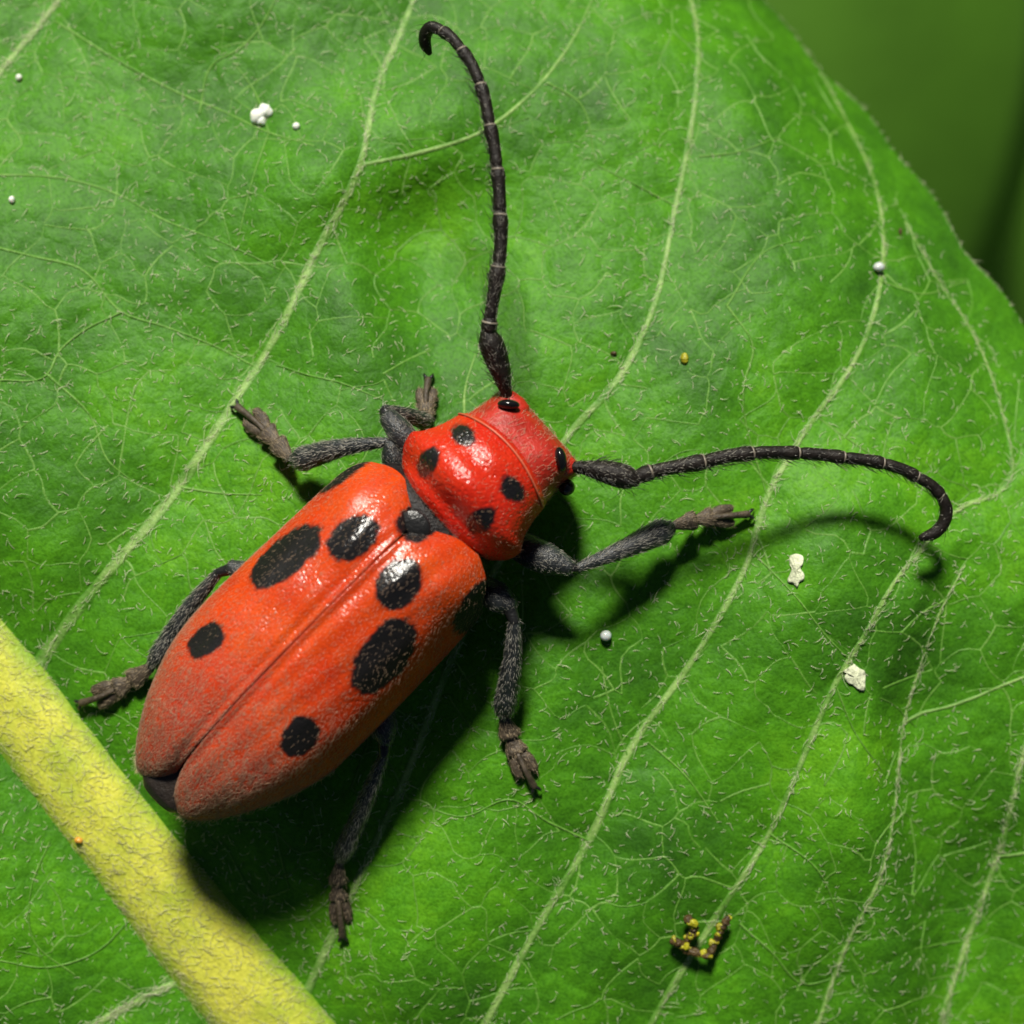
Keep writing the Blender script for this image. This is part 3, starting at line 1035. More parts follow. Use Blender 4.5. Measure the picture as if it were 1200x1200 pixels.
# wing cases ------------------------------------------------------------
nq_, np_ = 210, 96
for side in (-1, 1):
    ph = np.linspace(0, math.pi / 2, np_)
    pp = np.sin(ph) ** 0.86
    hz_ = np.cos(ph) ** 0.80
    q = np.linspace(0, 1, nq_)
    q = 0.5 - 0.5 * np.cos(q * math.pi) * (0.65) - 0.0
    q = (q - q[0]) / (q[-1] - q[0])
    P, Q = np.meshgrid(pp, q)
    HZ = np.broadcast_to(hz_, P.shape)
    s0 = interp(pp, [0, .15, .45, .75, .9, 1], [12, -3, -20, -12, 3, 28])
    s1 = interp(pp, [0, .06, .16, .28, .4, .64, .86, .94, 1], [414, 430, 442, 444, 436, 402, 347, 317, 282])
    s = s0[None, :] + (s1 - s0)[None, :] * Q
    W = interp(s.ravel(), [-20, 0, 50, 120, 220, 300, 450], [110, 114, 119, 122, 124, 123, 118]).reshape(s.shape)
    gap = 0.8 + np.clip((s - 385) / 60, 0, 1) ** 2 * 6
    t = gap + P * (W - gap)
    top = interp(s.ravel(), [-20, 0, 30, 90, 200, 300, 380, 450], [168, 178, 190, 197, 196, 184, 160, 128]).reshape(s.shape)
    zE = interp(s.ravel(), [-20, 40, 250, 450], [88, 66, 68, 86]).reshape(s.shape)
    fall = np.sqrt(np.clip(1 - Q ** 11, 0, 1)) * (1 - 0.22 * (1 - Q) ** 42)
    z = zE + (top - zE) * HZ * fall
    # relief: humeral bump, basal swellings, groove along the raised suture
    z += 7 * np.exp(-((s - 38) / 30) ** 2 - ((t - 78) / 22) ** 2)
    z += 6 * np.exp(-((s - 62) / 34) ** 2 - ((t - 36) / 18) ** 2)
    z -= 2.2 * np.exp(-((t - 9) / 5) ** 2) * np.clip((s - 20) / 30, 0, 1) * np.clip((430 - s) / 60, 0, 1)
    z += 1.5 * np.exp(-((t - 2) / 2.5) ** 2)
    z += 1.2 * np.sin(s * 0.06 + t * 0.09) * np.sin(t * 0.12 - s * 0.03)
    V = EB(-s, side * t, z)
    spot = np.maximum.reduce([
        ell(s, t, 67, 37, 31, 23, 0.15), ell(s, t, 137, 80, 49, 24, 0.10), ell(s, t, 112, 74, 20, 20, 0), ell(s, t, 162, 88, 24, 15, 0),
        ell(s, t, 269, 77, 25, 17, 0.15), ell(s, t, 259, 75, 15, 17, 0), ell(s, t, 22, 112, 42, 16, 0.12), ell(s, t, 6, 4, 20, 17)])
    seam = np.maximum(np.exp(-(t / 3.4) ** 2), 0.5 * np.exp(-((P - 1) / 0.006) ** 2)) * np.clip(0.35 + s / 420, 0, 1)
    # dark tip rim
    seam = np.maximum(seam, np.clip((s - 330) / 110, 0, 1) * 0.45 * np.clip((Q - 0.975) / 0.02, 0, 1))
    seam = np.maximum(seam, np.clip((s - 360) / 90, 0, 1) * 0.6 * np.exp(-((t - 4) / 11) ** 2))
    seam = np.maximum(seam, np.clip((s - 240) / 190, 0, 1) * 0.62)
    matte = np.clip(np.maximum(np.clip((t - 48) / 40, 0, 1), np.clip((s - 190) / 150, 0, 1)), 0, 1)
    ii = np.arange(V.shape[0] * V.shape[1]).reshape(V.shape[:2])
    F = np.stack([ii[:-1, :-1], ii[:-1, 1:], ii[1:, 1:], ii[1:, :-1]], -1).reshape(-1, 4)
    Vf = V.reshape(-1, 3)
    f0 = F[len(F) // 2]
    if np.cross(Vf[f0[1]] - Vf[f0[0]], Vf[f0[3]] - Vf[f0[0]])[2] < 0:
        F = F[:, ::-1].copy()
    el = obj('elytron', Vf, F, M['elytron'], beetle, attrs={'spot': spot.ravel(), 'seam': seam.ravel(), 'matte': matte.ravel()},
             label=('left' if side < 0 else 'right') + ' red wing case with black spots')
    so = el.modifiers.new('thickness', 'SOLIDIFY'); so.thickness = 0.008; so.offset = -1
    # short reclining hairs, much denser towards the rear and along the edges
    T = np.concatenate([F[:, [0, 1, 2]], F[:, [0, 2, 3]]])
    sm_ = s.ravel()[T].mean(1); tm = t.ravel()[T].mean(1); qm = Q.ravel()[T].mean(1)
    dens = 0.16 + 1.0 * np.clip((sm_ - 190) / 200, 0, 1) ** 1.3 
    spm = spot.ravel()[T].mean(1)
    dens = np.where(spm > 0, np.where(sm_ > 230, 0.02, 0.07), dens)
    p, n = scatter(Vf, T, 15000, lambda c, nn: dens)
    # normals must point outwards
    lean = -EB.f[None] + rng.normal(0, 0.28, (len(p), 3))
    hv_, hf_ = hair_mesh(p, n, lean, rng.gamma(8, 1 / 8, len(p)) * 0.0065, 0.00032, 0.05, 2, 0.28)
    obj('hair', hv_, hf_, M['hair_gold'], el, kind='stuff')
    # fringe on the rear edge
    edge = V[-1, 4:]
    pi = rng.integers(0, len(edge) - 1, 420); w_ = rng.random(420)[:, None]
    p = edge[pi] * (1 - w_) + edge[pi + 1] * w_
    lean = -EB.f[None] + np.array([0, 0, -0.25]) + rng.normal(0, 0.3, (len(p), 3))
    hv_, hf_ = hair_mesh(p, np.tile([0, 0, 1.0], (len(p), 1)), lean, rng.gamma(8, 1 / 8, len(p)) * 0.010, 0.0005, 0.2, 2)
    obj('fringe', hv_, hf_, M['fringe'], el, kind='stuff')


def rings_mesh(g, table, n=56, power=2.5, shear=None):
    """table rows: forward, half width, top, bottom; superellipse sections"""
    tb = np.asarray(table, float)
    m = 60
    # cosine spacing keeps the ends round
    fr = np.linspace(0, 1, m)
    L = np.linspace(0, len(tb) - 1, len(tb))
    fx = np.interp(fr * (len(tb) - 1), L, tb[:, 0])
    ar = np.arange(len(tb))
    hw = interp(fr * (len(tb) - 1), ar, tb[:, 1]); tp = interp(fr * (len(tb) - 1), ar, tb[:, 2]); bt = interp(fr * (len(tb) - 1), ar, tb[:, 3])
    ang = np.linspace(0, 2 * math.pi, n, endpoint=False)
    c, s_ = np.cos(ang), np.sin(ang)
    ux = np.sign(c) * np.abs(c) ** (2 / power); uz = np.sign(s_) * np.abs(s_) ** (2 / power)
    rt = hw[:, None] * ux[None]
    zc = (tp + bt) / 2; hh = (tp - bt) / 2
    zz = zc[:, None] + hh[:, None] * uz[None]
    ff = np.broadcast_to(fx[:, None], rt.shape).copy()
    if shear is not None:
        ff = ff + shear(ff, rt, zz)
    return ff, rt, zz


def loft_obj(name, g, table, mat, parent, n=56, power=2.5, shear=None, relief=None, spots=None, label=None):
    ff, rt, zz = rings_mesh(g, table, n, power, shear)
    if relief is not None:
        zz = zz + relief(ff, rt, zz)
    V = g(ff, rt, zz).reshape(-1, 3)
    F = ring_faces(ff.shape[0], ff.shape[1])
    F = [tuple(reversed(f)) for f in F]
    at_ = None
    if spots is not None:
        at_ = {'spot': spots(ff, rt, zz).ravel(), 'seam': np.zeros(ff.size),
               'matte': np.clip((np.abs(rt) - 52) / 30, 0, 1).ravel()}
    o = obj(name, V, F, mat, parent, attrs=at_, label=label)
    return o, V, F


# abdomen and rear thorax under the wing cases
loft_obj('abdomen', EB, [(-456, 8, 84, 78), (-453, 22, 94, 68), (-444, 34, 102, 58), (-415, 54, 108, 46), (-360, 78, 114, 34),
                         (-280, 98, 120, 28), (-150, 102, 130, 28), (-40, 100, 140, 30), (-8, 86, 140, 36), (0, 60, 120, 50)],
         M['abdomen'], beetle, label='dark brown abdomen showing between the wing case tips')
# neck between wing cases and thorax shield
loft_obj('collar', EB, [(-12, 60, 150, 50), (-10, 80, 160, 46), (4, 87, 160, 42), (14, 86, 158, 42), (26, 76, 150, 44), (30, 58, 132, 52)],
         M['collar'], beetle, 48, 2.3, label='dark grey neck between wing cases and thorax')

# thorax shield: front edge bows forward in the middle
# black scutellum where the wing cases meet
V, F = ellipsoid(EB(-7.0, 0.0, 172.0), EB.f * 15 * KB, EB.r * 19 * KB, np.array([0, 0, 4 * KB]))
obj('scutellum', V, F, M['black'], beetle)


def psh(f, r, z):
    k = np.clip((f + 10) / 70, 0, 1)
    return -20 * k * (r / 78) ** 2 + 4 * (1 - k) * (r / 78) ** 2


def prel(f, r, z):
    up = np.clip((z - 110) / 60, 0, 1)
    return up * (9 * np.exp(-((f - 2) / 28) ** 2 - (r / 34) ** 2) + 4 * np.exp(-((f - 46) / 14) ** 2 - (r / 22) ** 2)
                 - 3 * np.exp(-((f - 29) / 9) ** 2 - (r / 50) ** 2)
                 - 6 * np.exp(-((f + 28) / 8) ** 2))


def pspot(f, r, z):
    a = np.abs(r + 1)
    d = np.maximum(ell(f, a, 38, 42, 11.5, 16, 0), ell(f, a, -12, 45, 18, 12, 0.25))
    return np.where(z > 110, d, -20)


pro, pV, pF = loft_obj('pronotum', PB, [(-49, 50, 150, 70), (-47, 66, 160, 58), (-40, 77, 168, 50), (-26, 90, 180, 44), (-8, 94, 192, 42),
                                        (12, 86, 194, 42), (32, 80, 188, 44), (52, 76, 180, 46), (66, 74, 170, 48), (74, 70, 160, 52), (76, 58, 145, 62)],
                       M['pronotum'], beetle, 84, 2.25, psh, prel, pspot, 'red thorax shield with four black spots')
p, n = scatter(pV, pF, 1500)
lean = PB.f[None] * 0.6 + np.array([[0, 0, -0.3]]) + rng.normal(0, 0.5, (len(p), 3))
hv_, hf_ = hair_mesh(p, n, lean, rng.gamma(8, 1 / 8, len(p)) * 0.007, 0.00042, 0.3, 2)
obj('hair', hv_, hf_, M['hair_gold'], pro, kind='stuff')
# pale raised front rim
ang = np.linspace(math.radians(8), math.radians(172), 60)
rr = 74.5 * np.sign(np.cos(ang)) * np.abs(np.cos(ang)) ** (2 / 2.25)
zz = 108.5 + 61 * np.abs(np.sin(ang)) ** (2 / 2.25)
ff = 69.0 - 20 * (rr / 78) ** 2
V, F = tube(PB(ff, rr, zz), [(0, 0.0021), (1, 0.0021)], 8)
obj('rim', V, F, M['rim'], pro)
# hairs along the hind edge, over the neck
rr = rng.uniform(-74, 74, 300)
zz = 106 + 56 * np.sqrt(np.clip(1 - (rr / 80) ** 2, 0, 1))
p = PB(-43 + rng.normal(0, 2.0, 300), rr, zz)
lean = -PB.f[None] + rng.normal(0, 0.5, (300, 3))
hv_, hf_ = hair_mesh(p, np.tile([0, 0, 1.0], (300, 1)), lean, rng.gamma(6, 1 / 6, 300) * 0.009, 0.0003, 0.5, 2, 0.2)
obj('neck_hair', hv_, hf_, M['hair_dim'], pro, kind='stuff')

# head ---------------------------------------------------------------------
def hsh(f, r, z):
    k = np.clip((90 - f) / 40, 0, 1)
    return -18 * k * (r / 70) ** 2


def hrel(f, r, z):
    up = np.clip((z - 90) / 50, 0, 1)
    return up * (-6 * np.exp(-((f - 100) / 26) ** 2 - (r / 26) ** 2) + 5 * np.exp(-((f - 108) / 14) ** 2 - ((np.abs(r) - 56) / 12) ** 2))


head, hV, hF = loft_obj('head', PB, [(40, 58, 150, 50), (62, 69, 160, 42), (80, 66, 156, 30), (94, 66, 150, 22), (106, 67, 140, 18), (113, 65, 126, 18),
                                     (117, 59, 110, 20), (118, 48, 96, 26), (118, 26, 84, 40)],
                        M['head'], beetle, 64, 2.5, hsh, hrel, label='dull red head with black eyes')
p, n = scatter(hV, hF, 1900)
lean = PB.f[None] * 0.9 + np.array([[0, 0, -0.2]]) + rng.normal(0, 0.4, (len(p), 3))
hv_, hf_ = hair_mesh(p, n, lean, rng.gamma(8, 1 / 8, len(p)) * 0.0105, 0.00045, 0.3, 2)
obj('hair', hv_, hf_, M['hair_gold'], head, kind='stuff')


def eye(px, py, zpx, rlong, rshort, ang_px, depth):
    c = at(px, py, ZB + zpx * KB)
    a = math.radians(ang_px)
    ax = np.array([math.cos(a), -math.sin(a), 0]) * rlong * KB
    ay = np.array([math.sin(a), math.cos(a), 0]) * rshort * KB
    V, F = ellipsoid(c, ax, ay, np.array([0, 0, depth * KB]))
    obj('eye', V, F, M['eye'], head, label='glossy black eye')


eye(596, 474, 138, 13.0, 6.0, 4, 9)
eye(657, 538, 138, 14.5, 7.0, 80, 9)
eye(664, 571, 96, 10, 10, 60, 12)
eye(583, 482, 92, 10, 9, 0, 12)
# red sockets of the feelers
for pts in ([(604, 484, 112), (599, 474, 112), (596, 469, 112)], [(650, 548, 112), (660, 547, 112), (666, 547, 112)]):
    path = spline([at(a, b, ZB + z * KB) for a, b, z in pts], 8)
    V, F = tube(path, [(0, 18 * KB), (0.6, 16 * KB), (1, 13 * KB)], 16)
    obj('antenna_socket', V, F, M['head'], head)

# feelers -------------------------------------------------------------------
def leg_hairs(V, F, count, length, radius, mat, parent, along, name='hair', spread=0.45, nseg=2, mask=None):
    p, n = scatter(V, F, count, mask)
    lean = np.asarray(along)[None] + rng.normal(0, spread, (count, 3))
    hv, hf = hair_mesh(p, n, lean, rng.gamma(8, 1 / 8, count) * length, radius, 0.3, nseg)
    return obj(name, hv, hf, mat, parent, kind='stuff')


def antenna(joints, label):
    """joints: list of segments; each a list of (px, py, height above the beetle's base in px) plus radii"""
    root = None
    for k, (pts, radii) in enumerate(joints):
        w = np.array([at(a, b, ZB + z * KB) for a, b, z in pts])
        path = spline(w, 16)
        V, F = tube(path, [(f, r * KB) for f, r in radii], 16, noise=0.012)
        along = path[-1] - path[0]; along /= np.linalg.norm(along)
        if root is None:
            root = obj('antenna', V, F, M['antenna'], beetle, label=label)
            o = root
            leg_hairs(V, F, 260, 0.008, 0.00042, M['hair_grey'], root, along)
            leg_hairs(V, F, 110, 0.026, 0.0007, M['hair_black'], root, along, 'bristle', 0.5, 3)
        else:
            o = obj('antenna_segment', V, F, M['antenna'], root)
            dv = along * 1.0 * KB
            rv, rf = tube(np.stack([path[-1] - dv * 1.6, path[-1], path[-1] + dv * 0.8]), [(0, radii[-1][1] * 1.14 * KB), (1, radii[-1][1] * 1.02 * KB)], 16, round_ends=False)
            if k < len(joints) - 1:
                obj('antenna_ring', rv, rf, M['ring'], root)
            ln = np.linalg.norm(path[-1] - path[0]) / KB
            leg_hairs(V, F, int(ln * (3.2 if k < 4 else 1.0)), 0.007, 0.0004, M['hair_grey'], root, along)
            inner = np.array([-0.9, -0.25, 0]) if path[0][1] > path[0][0] + 0.1 else np.array([0.1, -0.9, 0])
            leg_hairs(V, F, int(ln * (0.75 if k < 8 else 0.25)), 0.024, 0.0006, M['hair_black'], root, along * 0.8 + inner * 0.35, 'bristle', 0.25, 3,
                      lambda c, nn: np.clip(nn @ inner, 0.02, 1) ** 2)
    return root


SEGR = lambda a, b: [(0, a * 0.84), (0.06, a * 0.93), (0.3, a * 0.94), (0.6, (a + b) * 0.475), (0.95, b * 0.98), (1, b * 0.88)]
antenna([
    ([(594, 464, 120), (588, 440, 132), (579, 412, 140), (571, 391, 148)], [(0, 6.5), (0.15, 8), (0.45, 12.5), (0.75, 14.5), (0.92, 13), (1, 9)]),
    ([(572, 389, 149), (574, 377, 152)], [(0, 8.0), (0.5, 9.5), (1, 9)]),
    ([(574, 375, 152), (579, 345, 158), (584, 312, 162)], SEGR(7.6, 9.2)),
    ([(585, 309, 162), (587, 280, 164), (586, 251, 166)], SEGR(8.0, 8.6)),
    ([(586, 248, 166), (585, 222, 167), (583, 198, 167)], SEGR(7.8, 8.0)),
    ([(582, 195, 167), (579, 170, 166), (574, 147, 165)], SEGR(7.4, 7.8)),
    ([(573.5, 144, 165), (569, 120, 163), (563, 99, 160)], SEGR(7.2, 7.6)),
    ([(562, 96, 160), (553, 76, 156), (541, 58, 152)], SEGR(7.0, 7.4)),
    ([(539, 56, 152), (529, 44, 147), (518, 36, 142)], SEGR(6.8, 7.2)),
    ([(516, 35, 142), (505, 32, 136), (499, 39, 128), (498, 50, 120), (503, 62, 112)], [(0, 6.5), (0.2, 7.2), (0.6, 7.4), (0.85, 6.2), (1, 3.6)]),
], 'black feeler curling over at its tip and pointing away from the legs')
antenna([
    ([(673, 547, 118), (696, 550, 122), (722, 556, 122), (744, 562, 120)], [(0, 6.5), (0.15, 8), (0.5, 13), (0.78, 14.5), (0.93, 12.5), (1, 9)]),
    ([(748, 558, 119), (763, 553, 117)], [(0, 8.0), (0.5, 9.8), (1, 9)]),
    ([(766, 552, 117), (797, 546, 112), (825, 541, 107)], SEGR(8.4, 9.6)),
    ([(828, 540, 106), (856, 534, 100), (882, 531, 94)], SEGR(8.4, 8.8)),
    ([(886, 530.5, 93), (912, 530, 88), (936, 531, 83)], SEGR(8.0, 8.2)),
    ([(939, 531, 82), (965, 533, 77), (989, 536, 73)], SEGR(7.8, 8.0)),
    ([(992, 536.5, 72), (1014, 539, 68), (1035, 543, 64)], SEGR(7.6, 7.8)),
    ([(1037, 543.5, 63), (1058, 550, 59), (1075, 559, 55)], SEGR(7.4, 7.6)),
    ([(1077, 560, 55), (1092, 569, 51), (1103, 581, 47)], SEGR(7.2, 7.4)),
    ([(1104, 583, 46), (1109, 596, 42), (1106, 612, 38), (1096, 624, 35), (1080, 630, 33)], [(0, 7.0), (0.2, 7.6), (0.6, 7.8), (0.85, 7.0), (1, 4.5)]),
], 'black feeler arching out over the foreleg and casting a curved shadow')

# legs ----------------------------------------------------------------------
def lp(px, py, hpx):
    """point hpx pixels above the leaf"""
    return on_leaf(np.array([float(px)]), np.array([float(py)]), hpx * KB)[0]


def make_leg(femur, fr, tibia, tr_, tarsus, label, wide=11.0, fl=1.0):
    path = spline([lp(*q) for q in femur], 20)
    V, F = tube(path, [(f, r * KB) for f, r in fr], 18, noise=0.03)
    leg = obj('leg', V, F, M['leg'], beetle, label=label)
    al = path[-1] - path[0]; al /= np.linalg.norm(al)
    ln = np.linalg.norm(path[-1] - path[0]) / KB
    leg_hairs(V, F, int(ln * 8), 0.0065, 0.0004, M['hair_grey'], leg, al)
    # glossy black knee joint
    V, F = tube(spline([path[-1] - al * 3 * KB, lp(*tibia[0])], 6), [(0, fr[-1][1] * 0.9 * KB), (1, tr_[0][1] * 0.95 * KB)], 14)
    obj('knee', V, F, M['black'], leg)
    path = spline([lp(*q) for q in tibia], 22)
    V, F = tube(path, [(f, r * KB) for f, r in tr_], 18, flat=0.82, noise=0.03)
    obj('tibia', V, F, M['leg'], leg)
    al = path[-1] - path[0]; ln = np.linalg.norm(al) / KB; al /= np.linalg.norm(al)
    leg_hairs(V, F, int(ln * 7), 0.0085, 0.00042, M['hair_grey'], leg, al, 'tibia_hair', 0.3)
    leg_hairs(V, F, int(ln * 0.5), 0.02, 0.0006, M['hair_black'], leg, al, 'bristle', 0.5, 3)
    # foot: two flared joints, a two-lobed pad, a slim claw joint and two claws
    tp = spline([lp(*q) for q in tarsus], 60)
    cuts = [(0.0, 0.30, 0.62, 1.0), (0.28, 0.50, 0.62, 1.05)]
    for (a, b, w0, w1) in cuts:
        seg = tp[int(a * 59):int(b * 59) + 1]
        V, F = tube(spline(seg, 12), [(0, wide * w0 * 0.7 * KB), (0.5, wide * 0.78 * KB), (0.9, wide * w1 * 1.05 * KB), (1, wide * w1 * KB)], 16, flat=0.5, noise=0.05, round_ends=False)
        obj('tarsal_segment', V, F, M['tarsus'], leg)
        leg_hairs(V, F, int(wide * 14), 0.008, 0.00045, M['hair_brown'], leg, seg[-1] - seg[0], 'foot_hair', 0.004)
    i0, i1 = int(0.49 * 59), int(0.74 * 59)
    d = tp[i1] - tp[i0]; d /= np.linalg.norm(d)
    sd = np.cross(d, [0, 0, 1.0]); sd /= np.linalg.norm(sd)
    lob = []
    for sg in (-1, 1):
        lpth = np.stack([tp[i0], tp[i0] * 0.6 + tp[i1] * 0.4 + sd * sg * wide * 0.55 * KB, tp[i1] + sd * sg * wide * 0.78 * KB])
        lob.append(tube(spline(lpth, 10), [(0, wide * 0.5 * KB), (0.6, wide * 0.60 * KB), (1, wide * 0.46 * KB)], 12, flat=0.55, noise=0.05))
    V, F = join(lob)
    obj('tarsal_pad', V, F, M['tarsus'], leg)
    leg_hairs(V, F, int(wide * 14), 0.008, 0.00045, M['hair_brown'], leg, d, 'foot_hair', 0.4)
    up = np.array([0, 0, 1.0]) * 5.5 * KB
    pth = np.stack([tp[int(0.52 * 59)] + up * 0.8, tp[int(0.72 * 59)] + up * 1.4, tp[int(0.93 * 59)] + up * 0.5])
    V, F = tube(spline(pth, 14), [(0, 3.4 * KB), (0.6, 3.9 * KB), (1, 5.0 * KB)], 12)
    obj('claw_segment', V, F, M['tarsus'], leg)
    e = pth[-1]
    for sg in (-1, 1):
        pts = [e, e + d * 6 * KB + sd * sg * 4.5 * KB + up * 0.1, e + d * 11 * KB + sd * sg * 5.5 * KB - up * 1.1]
        V, F = tube(spline(pts, 8), [(0, 2.6 * KB), (0.6, 1.8 * KB), (1, 0.5 * KB)], 8)
        obj('claw', V, F, M['black'], leg)
    return leg


FEM = [(0, 9), (0.35, 14), (0.75, 14.5), (1, 10)]
TIB = [(0, 6.0), (0.3, 8.0), (0.75, 12.0), (0.95, 12.5), (1, 10)]
# right fore
make_leg([(590, 628, 70), (625, 648, 96), (664, 664, 100)], [(0, 12), (0.45, 19), (0.8, 17), (1, 11)],
         [(676, 666, 98), (720, 648, 84), (784, 619, 48)], [(0, 5.5), (0.4, 10), (0.8, 14.5), (0.95, 14.5), (1, 10)],
         [(789, 616, 42), (822, 608, 24), (858, 604, 12), (884, 602, 8)], 'grey foreleg reaching forward under the arching feeler', 11.5)
# right middle
make_leg([(552, 680, 62), (575, 695, 92), (597, 708, 104)], [(0, 12), (0.5, 17), (0.85, 16), (1, 11)],
         [(603, 729, 102), (600, 775, 74), (590, 835, 32)], [(0, 7), (0.3, 10), (0.75, 13), (0.95, 12.5), (1, 10)],
         [(590, 838, 28), (600, 868, 14), (616, 902, 8), (629, 928, 7)], 'dark middle leg bending down beside the wing case shoulder', 13)
# right hind
make_leg([(425, 795, 58), (445, 835, 78), (452, 868, 86)], [(0, 14), (0.6, 17), (0.9, 15), (1, 10)],
         [(450, 885, 84), (430, 935, 62), (400, 1005, 26)], [(0, 6.5), (0.3, 9.5), (0.75, 11), (0.95, 11.5), (1, 9)],
         [(398, 1010, 22), (396, 1040, 12), (400, 1078, 7), (402, 1104, 6)], 'dark hind leg in the shadow beside the wing case', 11.5)
# left fore
make_leg([(505, 545, 70), (478, 518, 100), (456, 490, 104)], [(0, 11), (0.45, 15), (0.8, 15), (1, 12)],
         [(451, 482, 102), (472, 486, 84), (500, 494, 46)], [(0, 8), (0.3, 9), (0.75, 10), (0.95, 10), (1, 9)],
         [(501, 494, 40), (499, 478, 16), (500, 458, 8), (503, 440, 7)], 'grey foreleg folded close beside the red thorax', 11)
# left middle
make_leg([(478, 562, 60), (464, 545, 88), (458, 522, 100)], [(0, 12), (0.5, 15), (0.85, 13), (1, 9)],
         [(453, 518, 99), (410, 523, 78), (346, 540, 40)], [(0, 5.5), (0.35, 9.5), (0.8, 14), (0.95, 14), (1, 10)],
         [(340, 538, 36), (322, 516, 18), (298, 492, 9), (272, 472, 7)], 'grey middle leg stretched sideways onto the pale leaf vein', 12.5)
# left hind
make_leg([(330, 715, 56), (300, 682, 70), (272, 664, 74)], [(0, 13), (0.6, 15.5), (0.9, 13), (1, 9)],
         [(256, 671, 72), (222, 712, 52), (180, 777, 26)], [(0, 6), (0.3, 9), (0.75, 11), (0.95, 11), (1, 9)],
         [(178, 781, 22), (150, 800, 12), (118, 816, 8), (88, 826, 7)], 'dark hind leg reaching back to the yellow midrib', 13)

# ================================================================== small things lying on the leaf
def lump(c, r, sq=(1, 1, 0.8), n=14, m=10, rough=0.18, seed=0):
    g = np.random.default_rng(seed)
    V, F = ellipsoid(np.zeros(3), np.array([r * sq[0], 0, 0]), np.array([0, r * sq[1], 0]), np.array([0, 0, r * sq[2]]), n, m)
    k = g.normal(0, 6 / r, (5, 3))
    d = sum(np.sin(V @ k[i] * 0.35 + i * 1.7) for i in range(5)) / 5
    return V * (1 + rough * d)[:, None] + np.asarray(c), F


def thing(o, label, cat, group=None):
    o['label'] = label; o['category'] = cat
    if group:
        o['group'] = group
    return o


def lone(name, parts, mat, px, py, label, cat):
    V, F = join(parts) if isinstance(parts, list) else parts
    return thing(obj(name, V, F, mat, None, origin=lp(px, py, 0)), label, cat)


c1 = lp(301, 136, 5); c2 = lp(311, 128, 6)
lone('white_grain', [lump(c1, 0.018, (1, 1, .7), rough=0.4, seed=1, n=24, m=16), lump(c2, 0.0145, (1, 1, .7), rough=0.4, seed=2, n=24, m=16), lump(lp(306, 141, 4), 0.011, rough=0.4, seed=3)], M['white'], 304, 134,
     'clump of three bright white grains stuck together on the leaf', 'grain')
lone('white_grain', lump(lp(347, 148, 2), 0.0085, seed=4), M['white'], 347, 148, 'single small white grain next to the larger white clump', 'grain')
lone('white_droplet', lump(lp(710, 745, 6), 0.0118, (1, 1, .9), 20, 14, 0.05, 5), M['pearl'], 710, 745, 'round white droplet in the shadow behind the foreleg', 'droplet')
lone('white_droplet', lump(lp(1030, 313, 6), 0.0112, (1.1, 0.95, .9), 20, 14, 0.08, 6), M['pearl'], 1030, 313, 'round white droplet sitting on a leaf vein near the margin', 'droplet')
lone('pale_speck', lump(lp(22, 91, 3), 0.0075, seed=21), M['white'], 22, 91, 'tiny pale speck near the short vein in the leaf corner', 'speck')
lone('pale_speck', lump(lp(14, 234, 3), 0.0085, (0.8, 1, 0.8), seed=22), M['white'], 14, 234, 'tiny cream speck beside a thin cross vein', 'speck')
lone('brown_speck', lump(lp(719, 414, 2), 0.007, (1, .7, .6), seed=23), M['frass_brown'], 719, 414, 'tiny brown speck between head and long vein', 'speck')
lone('brown_speck', lump(lp(1055, 272, 2), 0.008, (.5, 1.2, .6), seed=24), M['frass_brown'], 1055, 272, 'tiny brown speck between outer vein and leaf margin', 'speck')
lone('yellow_speck', lump(lp(802, 420, 2), 0.011, (.8, 1.1, .7), seed=25), M['frass_yellow'], 802, 420, 'small yellow brown speck above the arching feeler', 'speck')
lone('orange_bead', lump(lp(92, 985, 14), 0.010, (1, .8, .8), seed=26), plain('orange_gland', (0.62, 0.30, 0.04), 0.35), 92, 985,
     'small orange bead on the yellow midrib', 'bead')


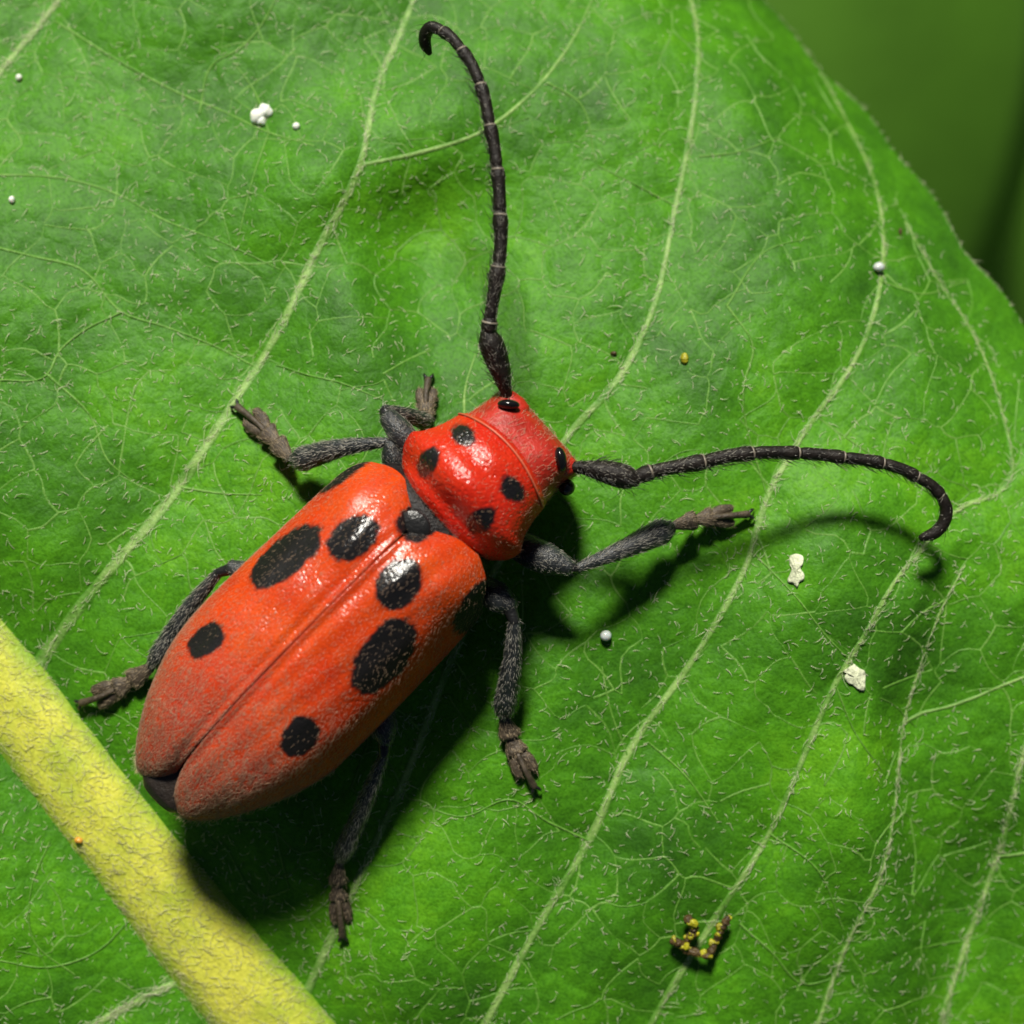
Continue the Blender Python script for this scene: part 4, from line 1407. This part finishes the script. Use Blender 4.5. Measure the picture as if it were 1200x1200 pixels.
def flake(outline, label, seed):
    """thin curled scrap lying on the leaf; outline in photograph pixels"""
    g = np.random.default_rng(seed)
    o = np.array(outline, float)
    o = np.concatenate([spline(np.vstack([o, o[:1]]), 44)[:-1]])
    c = o.mean(0)
    rows = []
    for q in (1.0, 0.85, 0.62, 0.38, 0.15):
        pts = c + (o - c) * q
        rows.append(np.array([lp(a, b, 3.2 + 2.5 * (1 - q) + g.normal(0, 0.7)) for a, b in pts]))
    n = len(o)
    top = np.concatenate(rows)
    bot = rows[0] - np.array([0, 0, 0.009])
    V = np.concatenate([bot, top])
    F = ring_faces(6, n)
    ob = obj('pale_flake', V, F, M['flake'], None, origin=lp(c[0], c[1], 0))
    return thing(ob, label, 'flake', None)


flake([(926, 651), (934, 649), (941, 652), (941, 660), (938, 666), (942, 672), (942, 679), (937, 682), (934, 689), (930, 684), (923, 681), (926, 673), (928, 667), (925, 660)],
      'pale flake pinched in the middle lying below the curved feeler shadow', 31)
flake([(1001, 778), (1007, 783), (1013, 786), (1014, 798), (1012, 810), (1006, 808), (1000, 803), (994, 800), (990, 794), (992, 788), (988, 787), (994, 783)],
      'ragged pale flake caught against a leaf vein', 32)

# frass: a crooked crumb of three short lumpy strands
fr = empty('frass', lp(820, 1098, 0), 'crooked yellow and brown crumb of frass lying on the leaf', 'frass')
strands = [[(806, 1077, 16), (812, 1082, 18), (812, 1094, 15), (805, 1102, 11)],
           [(788, 1103, 14), (797, 1106, 13), (806, 1114, 14), (818, 1117, 18), (831, 1121, 20)],
           [(832, 1117, 18), (838, 1105, 15), (845, 1090, 18), (853, 1076, 20)]]
g = np.random.default_rng(5)
for st in strands:
    path = spline([lp(*q) for q in st], 22)
    rr = 5.2 * KB * (0.75 + 0.5 * g.random(22))
    V, F = tube(path, list(zip(np.linspace(0, 1, 22), rr)), 12, noise=0.35)
    s_ = obj('strand', V, F, M['frass_brown'], fr)
    lumps = []
    for k in range(13):
        c = path[g.integers(0, 22)] + g.normal(0, 2.0, 3) * KB + np.array([0, 0, 1.8 * KB])
        lumps.append(lump(c, g.uniform(2.0, 4.6) * KB, sq=(g.uniform(.7, 1.5), g.uniform(.7, 1.5), 0.8), seed=100 + int(g.integers(0, 900)), rough=0.6, n=14, m=10))
    V, F = join(lumps)
    obj('crust', V, F, M['frass_yellow'], fr)

for o in bpy.data.objects:
    if '_base' in o:
        del o['_base']
